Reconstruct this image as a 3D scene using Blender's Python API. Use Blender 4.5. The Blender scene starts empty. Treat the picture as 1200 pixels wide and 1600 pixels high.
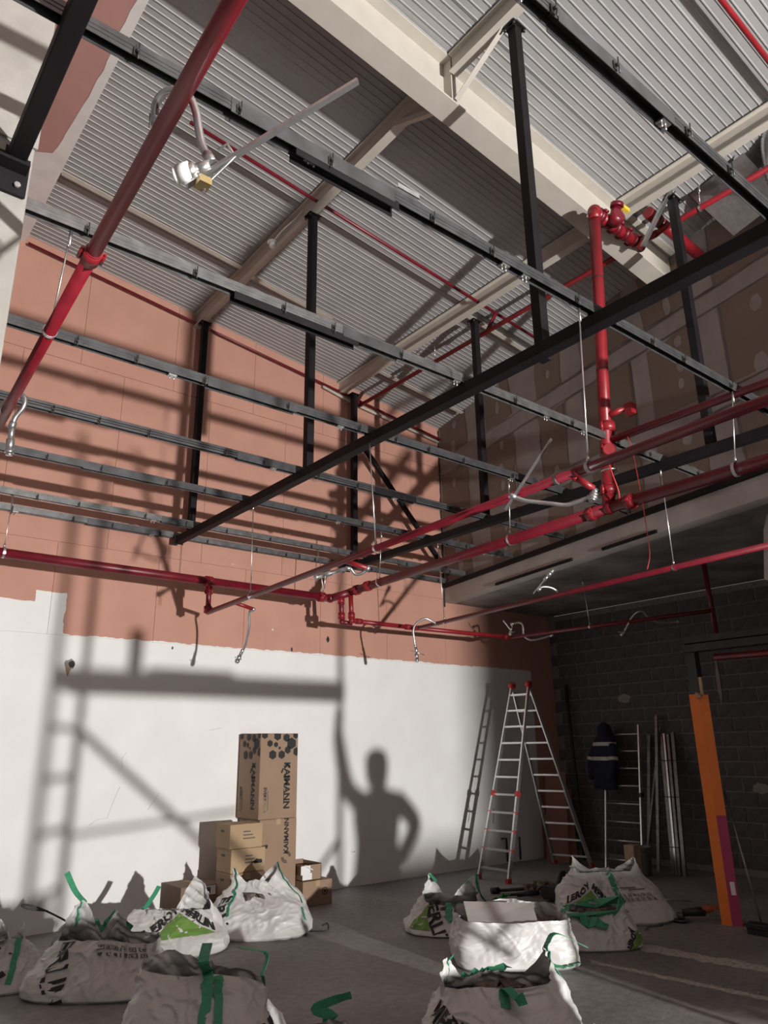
import bpy, bmesh, math, random
from mathutils import Vector, Matrix, noise

# ------------------------------------------------------------------ camera
scene = bpy.context.scene
COL = scene.collection
PITCH, ROLL, AZX = math.radians(17.75), math.radians(0.79), math.radians(51.2)
def _cam_matrix():
    cp, sp, cr, sr = math.cos(PITCH), math.sin(PITCH), math.cos(ROLL), math.sin(ROLL)
    ca, sa = math.cos(AZX), math.sin(AZX)
    rw = Matrix(((1, 0, 0), (0, sp, cp), (0, -cp, sp))) @ Matrix(((cr, -sr, 0), (sr, cr, 0), (0, 0, 1)))
    r = Matrix(((sa, ca, 0), (-ca, sa, 0), (0, 0, 1))) @ rw
    x, y, z = r.col[0], -r.col[1], -r.col[2]
    return Matrix(((x[0], y[0], z[0], 0), (x[1], y[1], z[1], 0), (x[2], y[2], z[2], 1.72), (0, 0, 0, 1)))
cam_data = bpy.data.cameras.new('camera')
cam_data.sensor_fit = 'HORIZONTAL'; cam_data.sensor_width = 36.0
cam_data.lens = 1155.6 * 36.0 / 1200.0
cam_data.clip_start = 0.05
cam = bpy.data.objects.new('camera', cam_data); COL.objects.link(cam)
cam.matrix_world = _cam_matrix()
scene.camera = cam

# ------------------------------------------------------------------ world, lamp, exposure
world = bpy.data.worlds.new('world'); scene.world = world; world.use_nodes = True
wb = world.node_tree.nodes['Background']
wb.inputs[0].default_value = (1.0, 0.96, 0.97, 1); wb.inputs[1].default_value = 0.13
# low, strong light that enters from the open front of the hall behind the camera
ld = bpy.data.lights.new('front_light', 'POINT'); ld.energy = 8400; ld.color = (1.0, 0.972, 0.94)
ld.shadow_soft_size = 0.088
lo = bpy.data.objects.new('front_light', ld); COL.objects.link(lo); lo.location = (3.53, -7.34, 1.61)
scene.view_settings.view_transform = 'Standard'
scene.view_settings.look = 'None'
scene.view_settings.exposure = 0.0
scene.view_settings.gamma = 1.0
scene.view_settings.use_curve_mapping = False
scene.cycles.max_bounces = 6
scene.cycles.diffuse_bounces = 4

# ------------------------------------------------------------------ materials
M = {}
def srgb(r, g, b):
    f = lambda c: (c / 255 / 12.92) if c <= 10 else ((c / 255 + .055) / 1.055) ** 2.4
    return (f(r), f(g), f(b))
def mat(name, col, rough=.6, metal=0., var=.12, scale=6., bump=0., bscale=60., col2=None, detail=6., spec=.5):
    m = bpy.data.materials.new(name); m.use_nodes = True
    nt = m.node_tree; p = nt.nodes['Principled BSDF']
    p.inputs['Roughness'].default_value = rough; p.inputs['Metallic'].default_value = metal; p.inputs['Specular IOR Level'].default_value = spec
    tc = nt.nodes.new('ShaderNodeTexCoord')
    nz = nt.nodes.new('ShaderNodeTexNoise'); nz.inputs['Scale'].default_value = scale; nz.inputs['Detail'].default_value = detail
    nt.links.new(tc.outputs['Object'], nz.inputs['Vector'])
    rp = nt.nodes.new('ShaderNodeValToRGB')
    c2 = col2 or tuple(min(1, c * (1 + var)) for c in col)
    c1 = col if col2 else tuple(c * (1 - var) for c in col)
    rp.color_ramp.elements[0].color = (*c1, 1); rp.color_ramp.elements[0].position = .3
    rp.color_ramp.elements[1].color = (*c2, 1); rp.color_ramp.elements[1].position = .7
    nt.links.new(nz.outputs['Fac'], rp.inputs['Fac']); nt.links.new(rp.outputs['Color'], p.inputs['Base Color'])
    if bump:
        n2 = nt.nodes.new('ShaderNodeTexNoise'); n2.inputs['Scale'].default_value = bscale; n2.inputs['Detail'].default_value = 4
        nt.links.new(tc.outputs['Object'], n2.inputs['Vector'])
        bp = nt.nodes.new('ShaderNodeBump'); bp.inputs['Strength'].default_value = bump; bp.inputs['Distance'].default_value = .01
        nt.links.new(n2.outputs['Fac'], bp.inputs['Height']); nt.links.new(bp.outputs['Normal'], p.inputs['Normal'])
    M[name] = m
    return m
mat('steel_cream', (.50, .465, .41), .5, var=.05)
mat('deck', (.335, .33, .33), .5, .0, var=.06, scale=3)
mat('black_steel', (.011, .009, .011), .6, .0, var=.25, spec=.2)
mat('galv', (.20, .20, .20), .42, .75, var=.25, scale=14)
mat('galv_dark', (.10, .10, .105), .45, .65, var=.3, scale=9)
mat('zinc', (.62, .62, .62), .3, .9, var=.12, scale=20)
mat('clip', (.06, .06, .06), .4, .7)
mat('red_pipe', (.145, .007, .016), .38, 0, var=.22, scale=7)
mat('red_bright', (.235, .012, .018), .38, 0, var=.15, scale=9)
mat('red_crimson', (.215, .010, .020), .38, 0, var=.2, scale=7)
mat('aluminium', (.72, .72, .71), .35, .85, var=.06, scale=12)
mat('red_plastic', (.42, .04, .035), .5)
mat('orange_dull', (.30, .09, .03), .6)
mat('orange', (.80, .20, .03), .5, var=.05)
mat('magenta', (.40, .045, .13), .5, var=.05)
mat('navy', (.012, .014, .035), .9, var=.3, scale=15, bump=.4, bscale=25)
mat('reflective', (.55, .55, .5), .5)
mat('white_sheet', (.53, .52, .505), .42, var=.04, scale=5, bump=.12, bscale=160)
mat('green_strap', (.045, .27, .14), .6, var=.12, scale=30)
mat('print_black', (.015, .015, .015), .7)
mat('print_green', (.13, .25, .05), .6)
mat('print_grey', (.09, .085, .08), .8)
mat('card', (.29, .195, .130), .8, var=.05, scale=4, bump=.05, bscale=90)
mat('card_light', (.38, .265, .155), .8, var=.05, scale=4)
mat('card_dark', (.19, .125, .09), .8, var=.08, scale=4)
mat('paper', (.75, .74, .72), .8, var=.03)
mat('rubble', (.13, .10, .08), .95, var=.6, scale=25, bump=.6, bscale=40)
mat('rubble_light', (.55, .50, .44), .95, var=.3, scale=25)
mat('block', (.105, .098, .096), .95, var=.22, scale=9, bump=.5, bscale=70)
mat('mortar', (.22, .205, .20), .95, var=.2, scale=20, bump=.4)
mat('plaster', (.30, .265, .25), .9, var=.10, scale=5)
mat('plaster_strip', (.40, .365, .345), .9, var=.16, scale=2.2, bump=.2, bscale=30)
mat('recess_board', (.22, .205, .195), .9, var=.5, scale=1.5)
mat('concrete', (.30, .285, .26), .85, var=.14, scale=5, bump=.35, bscale=35)
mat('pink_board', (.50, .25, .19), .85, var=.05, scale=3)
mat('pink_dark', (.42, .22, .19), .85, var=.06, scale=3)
mat('joint_fill', (.66, .62, .60), .9, var=.06)
mat('dark_frame', (.035, .04, .045), .45, .4, var=.2)
mat('black_tool', (.015, .015, .017), .5, var=.3)
mat('wood', (.42, .30, .19), .8, var=.15, scale=12)
mat('white_plastic', (.80, .80, .78), .4, var=.02)
mat('yellow', (.85, .55, .05), .5)
mat('brass', (.55, .42, .2), .35, .9)
mat('green_scrap', (.03, .35, .06), .5)
mat('cable_red', (.5, .05, .04), .5)
mat('skin', (.5, .3, .22), .6)
mat('coat', (.05, .05, .06), .9)
mat('scaffold', (.20, .20, .195), .5, .5)
mat('crumb', (.36, .34, .31), .95, var=.25, scale=30)
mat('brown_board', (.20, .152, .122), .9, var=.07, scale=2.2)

# ------------------------------------------------------------------ mesh helpers
def frame(p, q, up=Vector((0, 0, 1))):
    d = (q - p).normalized()
    if abs(d.dot(up)) > .98: up = Vector((1, 0, 0))
    s = d.cross(up).normalized(); u = s.cross(d).normalized()
    return d, s, u
def B(): return bmesh.new()
def box(bm, lo, hi, rot=None, piv=None):
    lo, hi = Vector(lo), Vector(hi)
    vs = [bm.verts.new((x, y, z)) for z in (lo.z, hi.z) for y in (lo.y, hi.y) for x in (lo.x, hi.x)]
    for f in ((0, 2, 3, 1), (4, 5, 7, 6), (0, 1, 5, 4), (2, 6, 7, 3), (0, 4, 6, 2), (1, 3, 7, 5)):
        bm.faces.new([vs[i] for i in f])
    if rot is not None:
        bmesh.ops.rotate(bm, cent=Vector(piv) if piv else (lo + hi) / 2, matrix=rot, verts=vs)
    return vs
def prism(bm, prof, p, q, up=Vector((0, 0, 1)), cap=True):
    """extrude closed 2-D profile [(side,up)] from p to q"""
    p, q = Vector(p), Vector(q); d, s, u = frame(p, q, up)
    a = [bm.verts.new(p + s * x + u * y) for x, y in prof]
    b = [bm.verts.new(q + s * x + u * y) for x, y in prof]
    n = len(prof)
    for i in range(n):
        j = (i + 1) % n
        bm.faces.new((a[i], b[i], b[j], a[j]))
    if cap:
        bm.faces.new(a[::1]); bm.faces.new(b[::-1])
def bar(bm, p, q, w, h, up=Vector((0, 0, 1))):
    prism(bm, [(-w / 2, -h / 2), (w / 2, -h / 2), (w / 2, h / 2), (-w / 2, h / 2)], p, q, up)
def cyl(bm, p, q, r, n=12, r2=None, cap=True):
    p, q = Vector(p), Vector(q); d, s, u = frame(p, q)
    r2 = r if r2 is None else r2
    a = []; b = []
    for i in range(n):
        t = 2 * math.pi * i / n
        o = s * math.cos(t) + u * math.sin(t)
        a.append(bm.verts.new(p + o * r)); b.append(bm.verts.new(q + o * r2))
    for i in range(n):
        j = (i + 1) % n
        f = bm.faces.new((a[i], a[j], b[j], b[i])); f.smooth = True
    if cap:
        bm.faces.new(a[::-1]); bm.faces.new(b)
def tube(bm, pts, r, n=8, rr=None):
    pts = [Vector(p) for p in pts]; rings = []
    d0 = None; s = None
    for i, p in enumerate(pts):
        d = (pts[min(i + 1, len(pts) - 1)] - pts[max(i - 1, 0)]).normalized()
        if s is None:
            s = d.cross(Vector((0, 0, 1)))
            if s.length < .05: s = d.cross(Vector((1, 0, 0)))
            s.normalize()
        s = (s - d * s.dot(d)).normalized(); u = s.cross(d)
        rad = rr(i) if rr else r
        rings.append([bm.verts.new(p + (s * math.cos(2 * math.pi * k / n) + u * math.sin(2 * math.pi * k / n)) * rad) for k in range(n)])
    for a, b in zip(rings, rings[1:]):
        for k in range(n):
            j = (k + 1) % n
            f = bm.faces.new((a[k], a[j], b[j], b[k])); f.smooth = True
    bm.faces.new(rings[0][::-1]); bm.faces.new(rings[-1])
def curve(ctrl, n=8):
    """Catmull-Rom through control points"""
    c = [Vector(p) for p in ctrl]; c = [c[0] * 2 - c[1]] + c + [c[-1] * 2 - c[-2]]
    out = []
    for i in range(1, len(c) - 2):
        for k in range(n):
            t = k / n
            out.append(.5 * ((2 * c[i]) + (c[i + 1] - c[i - 1]) * t + (2 * c[i - 1] - 5 * c[i] + 4 * c[i + 1] - c[i + 2]) * t * t + (3 * c[i] - c[i - 1] - 3 * c[i + 1] + c[i + 2]) * t ** 3))
    out.append(c[-2]); return out
def ribbon(bm, pts, side, w, th=.003):
    """flat strap along pts; side(i) gives the width direction"""
    rows = []
    pts = [Vector(p) for p in pts]
    for i, p in enumerate(pts):
        d = (pts[min(i + 1, len(pts) - 1)] - pts[max(i - 1, 0)]).normalized()
        s = Vector(side(i) if callable(side) else side); s = (s - d * s.dot(d)).normalized(); u = d.cross(s)
        rows.append([bm.verts.new(p + s * a * w / 2 + u * b * th) for a, b in ((-1, 0), (1, 0), (1, 1), (-1, 1))])
    for a, b in zip(rows, rows[1:]):
        for k in range(4):
            j = (k + 1) % 4
            bm.faces.new((a[k], a[j], b[j], b[k]))
    bm.faces.new(rows[0][::-1]); bm.faces.new(rows[-1])
def obj(name, bm, m, parent=None, local=False, bevel=0., smooth=False, kind=None):
    if parent is not None and not local:
        q = parent; off = Vector()
        while q is not None: off += q.location; q = q.parent
        bmesh.ops.translate(bm, vec=-off, verts=bm.verts)
    bmesh.ops.recalc_face_normals(bm, faces=bm.faces)
    me = bpy.data.meshes.new(name); bm.to_mesh(me); bm.free()
    if smooth:
        for p in me.polygons: p.use_smooth = True
    me.materials.append(M[m] if isinstance(m, str) else m)
    o = bpy.data.objects.new(name, me); COL.objects.link(o)
    if parent is not None: o.parent = parent
    if bevel:
        b = o.modifiers.new('bevel', 'BEVEL'); b.width = bevel; b.segments = 2; b.limit_method = 'ANGLE'
    if kind: o['kind'] = kind
    return o
def tag(o, label, cat, group=None):
    o['label'] = label; o['category'] = cat
    if group: o['group'] = group
    return o
def thing(name, label, cat, loc=(0, 0, 0), rotz=0., group=None):
    o = bpy.data.objects.new(name, None); COL.objects.link(o)
    o.location = loc; o.rotation_euler = (0, 0, rotz); o.empty_display_size = .1
    return tag(o, label, cat, group)
def struct(name, bm, m, label=None, **k):
    o = obj(name, bm, m, **k); o['kind'] = 'structure'
    if label: o['label'] = label
    return o
def V(*a): return Vector(a)

YW, XW = 8.68, 10.8                       # back wall, block wall
def roof_z(x): return 7.985 - .114 * x
def w3_point(s, z, off=0.):               # upper drywall, s metres from its corner with the back wall
    k = 1 / math.hypot(1, .2); d = V(-.2 * k, -1 * k, 0); n = V(-k, .2 * k, 0)
    return V(8.22, 8.68, z) + d * s + n * off
# ================================================================== SETTING
def nodes_of(m): return m.node_tree.nodes, m.node_tree.links
def floor_material():
    m = bpy.data.materials.new('floor_concrete'); m.use_nodes = True; N, L = nodes_of(m); p = N['Principled BSDF']
    tc = N.new('ShaderNodeTexCoord')
    def nz(sc, det=8., dist=0.):
        n = N.new('ShaderNodeTexNoise'); n.inputs['Scale'].default_value = sc; n.inputs['Detail'].default_value = det
        n.inputs['Distortion'].default_value = dist; L.new(tc.outputs['Object'], n.inputs['Vector']); return n
    a, b = nz(.9, 8, .6), nz(14)
    r1 = N.new('ShaderNodeValToRGB'); e = r1.color_ramp.elements
    e[0].position = .35; e[0].color = (.17, .165, .165, 1); e[1].position = .7; e[1].color = (.27, .26, .255, 1)
    L.new(a.outputs['Fac'], r1.inputs['Fac'])
    r2 = N.new('ShaderNodeValToRGB'); e = r2.color_ramp.elements
    e[0].position = .35; e[0].color = (.78, .78, .78, 1); e[1].position = .75; e[1].color = (1.15, 1.12, 1.08, 1)
    L.new(b.outputs['Fac'], r2.inputs['Fac'])
    mx = N.new('ShaderNodeMixRGB'); mx.blend_type = 'MULTIPLY'; mx.inputs[0].default_value = 1
    L.new(r1.outputs[0], mx.inputs[1]); L.new(r2.outputs[0], mx.inputs[2]); L.new(mx.outputs[0], p.inputs['Base Color'])
    p.inputs['Roughness'].default_value = .62
    bp = N.new('ShaderNodeBump'); bp.inputs['Strength'].default_value = .25; bp.inputs['Distance'].default_value = .01
    c = nz(40); L.new(c.outputs['Fac'], bp.inputs['Height']); L.new(bp.outputs[0], p.inputs['Normal'])
    M['floor'] = m
def wall_paint_material():
    """salmon fire board, painted white below an uneven edge"""
    m = bpy.data.materials.new('board_and_paint'); m.use_nodes = True; N, L = nodes_of(m); p = N['Principled BSDF']
    tc = N.new('ShaderNodeTexCoord'); sx = N.new('ShaderNodeSeparateXYZ'); L.new(tc.outputs['Object'], sx.inputs[0])
    nz = N.new('ShaderNodeTexNoise'); nz.inputs['Scale'].default_value = 7; nz.inputs['Detail'].default_value = 5
    L.new(tc.outputs['Object'], nz.inputs['Vector'])
    def op(o, a, b):
        n = N.new('ShaderNodeMath'); n.operation = o
        for i, v in enumerate((a, b)):
            if isinstance(v, (int, float)): n.inputs[i].default_value = v
            else: L.new(v, n.inputs[i])
        return n.outputs[0]
    x, z = sx.outputs[0], sx.outputs[2]
    n = op('MULTIPLY', op('SUBTRACT', nz.outputs['Fac'], .5), .06)
    xn = op('ADD', x, n)
    lim = op('ADD', 2.985, op('MULTIPLY', op('LESS_THAN', xn, 2.36), .46))
    lim = op('SUBTRACT', lim, op('MULTIPLY', op('LESS_THAN', xn, 2.03), .13))
    mask = op('MULTIPLY', op('LESS_THAN', op('ADD', z, n), lim), op('LESS_THAN', xn, 10.22))
    n2 = N.new('ShaderNodeTexNoise'); n2.inputs['Scale'].default_value = 2.5; n2.inputs['Detail'].default_value = 6
    L.new(tc.outputs['Object'], n2.inputs['Vector'])
    rp = N.new('ShaderNodeValToRGB'); e = rp.color_ramp.elements
    e[0].position = .3; e[0].color = (.485, .245, .185, 1); e[1].position = .7; e[1].color = (.535, .28, .21, 1)
    L.new(n2.outputs['Fac'], rp.inputs['Fac'])
    rw = N.new('ShaderNodeValToRGB'); e = rw.color_ramp.elements
    e[0].position = .3; e[0].color = (.77, .76, .745, 1); e[1].position = .7; e[1].color = (.82, .815, .80, 1)
    L.new(n2.outputs['Fac'], rw.inputs['Fac'])
    mx = N.new('ShaderNodeMixRGB'); L.new(mask, mx.inputs[0]); L.new(rp.outputs[0], mx.inputs[1]); L.new(rw.outputs[0], mx.inputs[2])
    L.new(mx.outputs[0], p.inputs['Base Color']); p.inputs['Roughness'].default_value = .75
    M['wall_paint'] = m
floor_material(); wall_paint_material()

bm = B(); box(bm, (-6, -12, -.2), (14, 8.9, 0)); struct('floor', bm, 'floor', 'dusty grey concrete floor of the hall')

# back wall: painted lower part plus separate fire boards above
bm = B(); box(bm, (-3, YW, 0), (11, YW + .15, 2.97)); box(bm, (-3, YW + .012, 2.97), (11, YW + .15, 8.4))
wall_back = struct('wall_back', bm, 'wall_paint', 'salmon board wall painted white on its lower part')
for (za, zb, xo) in ((2.97, 4.02, 0.), (4.025, 6.3, .55), (6.305, 8.3, .0)):
    x = -2.6 + xo
    while x < 10.8:
        xb = min(x + 1.196, 10.8)
        bm = B(); box(bm, (x, YW - .001, za + .002), (xb, YW + .012, zb - .002))
        obj('board', bm, 'wall_paint', wall_back)
        x += 1.2
# flaws of the back wall
rnd = random.Random(3)
for (x, z, r) in ((2.48, 2.66, .055),):
    bm = B(); vs = [bm.verts.new((x + math.cos(a) * r * rnd.uniform(.8, 1.3), YW - .003, z + math.sin(a) * r * rnd.uniform(.8, 1.2))) for a in [i * .48 for i in range(13)]]
    bm.faces.new(vs); obj('broken_edge', bm, 'plaster', wall_back)
    bm = B(); vs = [bm.verts.new((x + .015 + math.cos(a) * r * .6 * rnd.uniform(.7, 1.2), YW - .006, z + math.sin(a) * r * .7)) for a in [i * .6 for i in range(10)]]
    bm.faces.new(vs); obj('wall_hole', bm, 'print_black', wall_back)
    bm = B(); vs = [bm.verts.new(v) for v in ((x - .05, YW - .008, z - .03), (x + .01, YW - .03, z - .045), (x - .02, YW - .01, z - .14))]
    bm.faces.new(vs); obj('torn_paper', bm, 'card_light', wall_back)
for (x, z, r) in ((5.93, 3.2, .03), (5.34, 3.02, .018), (3.65, 2.92, .012)):
    bm = B(); vs = [bm.verts.new((x + math.cos(a) * r * rnd.uniform(.5, 1.), YW - .004, z + math.sin(a) * r * 1.6)) for a in [i * .8 for i in range(8)]]
    bm.faces.new(vs); obj('wall_hole', bm, 'print_black', wall_back)
for k in range(26):
    x, z = rnd.uniform(1.6, 8.0), rnd.uniform(3.05, 7.0); r = rnd.uniform(.006, .016)
    bm = B(); vs = [bm.verts.new((x + math.cos(a) * r * rnd.uniform(.5, 1.2), YW - .003, z + math.sin(a) * r)) for a in [i * 1.05 for i in range(6)]]
    bm.faces.new(vs); obj('filler_dab', bm, rnd.choice(['paper', 'plaster', 'pink_dark']), wall_back)
for pts in (((2.86, .98), (2.95, 1.03), (3.05, 1.04), (3.1, 1.2), (3.16, 1.36)), ((3.17, 1.55), (3.15, 1.65), (3.2, 1.72)), ((4.2, 1.96), (4.3, 1.98), (4.36, 1.99)), ((3.5, 1.1), (3.62, 1.27))):
    bm = B(); tube(bm, [(x, YW - .001, z) for x, z in pts], .0025, 4); obj('scratch', bm, 'joint_fill', wall_back)
# wall socket box and two conduit stubs low on the painted wall
t = thing('wall_socket', 'small round white wall socket low on the painted back wall', 'socket', (6.37, YW, .42))
bm = B(); cyl(bm, (6.37, YW, .42), (6.37, YW - .012, .42), .045, 16); obj('face_plate', bm, 'white_plastic', t)
bm = B(); cyl(bm, (6.355, YW - .011, .42), (6.355, YW - .016, .42), .006, 8); cyl(bm, (6.385, YW - .011, .42), (6.385, YW - .016, .42), .006, 8); obj('pin_holes', bm, 'print_black', t)
for x, h, lab in ((9.32, .36, 'dark tap stub on the back wall behind the stepladder'), (9.62, .35, 'thin grey conduit stub by the wall behind the stepladder')):
    bm = B(); tube(bm, [(x, YW - .03, 0.03), (x, YW - .03, h), (x - (.12 if x < 9.5 else 0), YW - .04, h + .004)], .014, 8)
    tag(obj('pipe_stub', bm, 'galv_dark'), lab, 'pipe')

# block wall: mortar bed with single blocks in running bond
bm = B(); box(bm, (XW + .008, -2.0, 0), (XW + .25, YW, 3.97)); wall_right = struct('wall_right', bm, 'mortar', 'dark grey concrete block wall under the low ceiling')
bm = B(); box(bm, (0, -.1925, -.0925), (.06, .1925, .0925)); me_block = bpy.data.meshes.new('block'); bmesh.ops.recalc_face_normals(bm, faces=bm.faces); bm.to_mesh(me_block); bm.free(); me_block.materials.append(M['block'])
rnd = random.Random(11); nblk = 0
for k in range(20):
    z = -.02 + .2 * k
    y = YW - .2 - (.2 if k % 2 else 0.) + .06
    if z < .08: continue
    while y > 3.2:
        o = bpy.data.objects.new('block', me_block); COL.objects.link(o); o.parent = wall_right
        yy = min(y, YW - .2)
        o.location = (XW - .004 + rnd.uniform(0, .006), yy, z); o.rotation_euler = (0, 0, rnd.uniform(-.006, .006)); nblk += 1
        y -= .405
for (y, z, w, h, s) in ((5.25, 1.13, .26, .16, 3), (4.85, 1.25, .12, .12, 5), (4.95, .72, .3, .13, 8), (7.25, 2.45, .28, .16, 9), (5.62, 2.6, .07, .7, 12)):
    rr = random.Random(s); bm = B()
    vs = [bm.verts.new((XW - .012, y + math.cos(a) * w / 2 * rr.uniform(.7, 1.1), z + math.sin(a) * h / 2 * rr.uniform(.7, 1.1))) for a in [i * .42 for i in range(15)]]
    bm.faces.new(vs); obj('mortar_smear', bm, 'plaster', wall_right)

# upper drywall above the low ceiling, with taped joints
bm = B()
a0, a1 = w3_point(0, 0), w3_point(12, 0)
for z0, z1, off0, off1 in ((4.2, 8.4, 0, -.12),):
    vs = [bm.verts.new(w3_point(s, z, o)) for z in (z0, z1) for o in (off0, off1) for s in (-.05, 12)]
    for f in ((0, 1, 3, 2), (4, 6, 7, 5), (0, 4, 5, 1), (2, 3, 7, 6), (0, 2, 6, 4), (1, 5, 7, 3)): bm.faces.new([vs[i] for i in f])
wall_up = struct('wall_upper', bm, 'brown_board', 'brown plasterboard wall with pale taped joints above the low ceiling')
def w3_patch(s0, s1, z0, z1, seed, wob=.04, name='joint_tape', n=14, tilt=0.):
    r = random.Random(seed); bm = B(); pts = []
    for i in range(n): pts.append((s0 + (s1 - s0) * i / n, z0 + r.uniform(-wob, wob) + tilt * (i / n)))
    for i in range(n): pts.append((s1 + r.uniform(-wob, wob), z0 + tilt + (z1 - z0) * i / n))
    for i in range(n): pts.append((s1 + (s0 - s1) * i / n, z1 + r.uniform(-wob, wob) + tilt * (1 - i / n)))
    for i in range(n): pts.append((s0 + r.uniform(-wob, wob), z1 + (z0 - z1) * i / n))
    f = bm.faces.new([bm.verts.new(w3_point(s, z, .002 + seed * .00004)) for s, z in pts])
    bmesh.ops.triangulate(bm, faces=[f]); obj(name, bm, 'plaster', wall_up)
w3_patch(0.0, .06, 4.25, 7.0, 1, .01)
for i, (s0, s1) in enumerate(((.88, 1.38), (2.08, 2.68), (3.22, 3.58), (4.42, 4.66), (5.32, 5.70), (6.55, 6.85), (7.7, 8.0))):
    w3_patch(s0, s1, 4.28, 7.2, 10 + i, .035)
for i, (z0, z1, t_) in enumerate(((6.16, 6.42, .0), (4.98, 5.2, .06))):
    w3_patch(0.02, 9.0, z0, z1, 30 + i, .035, n=40, tilt=t_)
rnd = random.Random(5); sd = 40
for sc in (.48, 1.75, 2.95, 3.98, 5.08, 6.10):
    z = 4.5
    while z < 7.1:
        if rnd.random() < .85:
            w, h = rnd.uniform(.04, .09), rnd.uniform(.06, .16)
            bm = B(); ss = sc + rnd.uniform(-.05, .05)
            f = bm.faces.new([bm.verts.new(w3_point(ss + math.cos(a) * w * rnd.uniform(.8, 1.1), z + math.sin(a) * h * rnd.uniform(.8, 1.1), .0022)) for a in [k * .524 for k in range(12)]])
            obj('screw_filler', bm, 'plaster', wall_up)
        z += rnd.uniform(.25, .38)

# bulkhead strip, low recess ceiling
bm = B()
vs = [bm.verts.new(w3_point(s, z, o)) for z in (3.97, 4.2) for o in (.004, -.2) for s in (-.05, 12)]
for f in ((0, 1, 3, 2), (4, 6, 7, 5), (0, 4, 5, 1), (2, 3, 7, 6), (0, 2, 6, 4), (1, 5, 7, 3)): bm.faces.new([vs[i] for i in f])
struct('trim_1', bm, 'plaster_strip', 'pale plastered edge strip of the low ceiling')
bm = B(); p0, p1 = w3_point(0, 3.975, -.01), w3_point(11, 3.975, -.01)
vs = [bm.verts.new(v) for v in (p0, p1, V(XW, p1.y, 3.975), V(XW, YW, 3.975))]
us = [bm.verts.new(v.co + V(0, 0, .1)) for v in vs]
bm.faces.new(vs); bm.faces.new(us[::-1])
for i in range(4): bm.faces.new((vs[i], us[i], us[(i + 1) % 4], vs[(i + 1) % 4]))
ceil2 = struct('ceiling_recess', bm, 'recess_board', 'dark low board ceiling over the block wall recess')
# black angle along the foot of the drywall
bm = B(); prism(bm, [(-.05, 0), (.0, 0), (.0, .06), (-.006, .06), (-.006, .006), (-.05, .006)], w3_point(0, 4.2, .0), w3_point(10, 4.2, .0))
prism(bm, [(0, 0), (.004, 0), (.004, .065), (0, .065)], w3_point(0, 4.2, .05), w3_point(10, 4.2, .05))
tag(obj('edge_angle', bm, 'black_steel'), 'long black steel angle along the foot of the drywall', 'steel angle')
for s0, s1, z, lab in ((1.45, 3.1, 3.985, 'short black angle piece under the plastered edge strip, nearer the corner'), (3.65, 4.5, 3.985, 'short black angle piece under the plastered edge strip, nearer the riser pipe')):
    bm = B(); bar(bm, w3_point(s0, z, .02), w3_point(s1, z, .02), .03, .035); tag(obj('edge_angle', bm, 'black_steel'), lab, 'steel angle')
bm = B(); tube(bm, [w3_point(0.01, z, .01) + V(random.Random(int(z * 9)).uniform(-.012, .012), 0, 0) for z in [3.9 + .1 * i for i in range(32)]], .014, 5)
struct('trim_2', bm, 'print_black', 'dark open joint where the back wall meets the drywall')

# corrugated roof deck in sheets
bm = B(); box(bm, (-4, -9, 8.6), (12, 9, 8.7)); ceiling = struct('ceiling', bm, 'deck', 'underside of the ribbed metal roof deck')
PITCHR, NR = .077, 12
bm = B(); prof = []
for k in range(NR):
    y = k * PITCHR
    prof += [(y, 0.), (y + .056, 0.), (y + .060, -.007), (y + .068, -.007), (y + .072, 0.)]
prof.append((NR * PITCHR + .004, 0.)); prof.append((NR * PITCHR + .004, -.004))
xa, xb = 1.2, 11.0
A_ = [bm.verts.new((xa, y, roof_z(xa) + z)) for y, z in prof]; B_ = [bm.verts.new((xb, y, roof_z(xb) + z)) for y, z in prof]
for i in range(len(prof) - 1): bm.faces.new((A_[i], A_[i + 1], B_[i + 1], B_[i]))
me_sheet = bpy.data.meshes.new('deck_sheet'); bm.to_mesh(me_sheet); bm.free(); me_sheet.materials.append(M['deck'])
for k in range(16):
    o = bpy.data.objects.new('deck_sheet', me_sheet); COL.objects.link(o); o.parent = ceiling
    o.location = (0, YW - .924 * (k + 1), (k % 2) * .003)

# boxed pink soffit at the left eave, with filled edge
bm = B(); box(bm, (-3, -4, 7.72), (1.38, YW, 8.3)); struct('ceiling_soffit', bm, 'pink_dark', 'pink board soffit boxed along the left eave')
bm = B(); r = random.Random(2); y = YW; prev = None
while y > -4:
    xi = 1.305 + r.uniform(-.014, .014) - (.28 if y > 7.1 else .09 * max(0, min(1, (y - 6.2) / .9))) - (.05 if y < 4.6 else 0)
    cur = (bm.verts.new((xi, y, 7.714)), bm.verts.new((1.384, y, 7.714)))
    if prev: bm.faces.new((prev[0], prev[1], cur[1], cur[0]))
    prev = cur; y -= .12
struct('trim_3', bm, 'joint_fill', 'pale joint filler along the edge of the pink soffit')

# concrete column at the left
bm = B(); box(bm, (0.02, 3.1, 0), (.475, 3.55, 8.0)); colm = struct('wall_pier', bm, 'concrete', 'bare concrete pier standing at the left edge', bevel=.012)
bm = B(); box(bm, (.012, 3.088, 4.35), (.482, 3.1, 4.5)); obj('formwork_ridge', bm, 'concrete', colm)
bm = B(); box(bm, (.012, 3.085, 0), (.47, 3.1, 3.35)); obj('board_face', bm, 'concrete', colm)

bm = B(); box(bm, (7.3, 1.3, 0), (XW, 1.42, 3.975)); struct('wall_ambient_block', bm, 'recess_board', 'added unseen partition that darkens the recess, right of the frame')  # unseen partition, added to hold ambient light back from the recess
# unseen pier added to cut the lamp off the right side
bm = B(); box(bm, (4.29, -5.4, 0), (12, -5.0, 8.2)); struct('wall_light_block', bm, 'concrete', 'added unseen pier that keeps the lamp off the right side')

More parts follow.
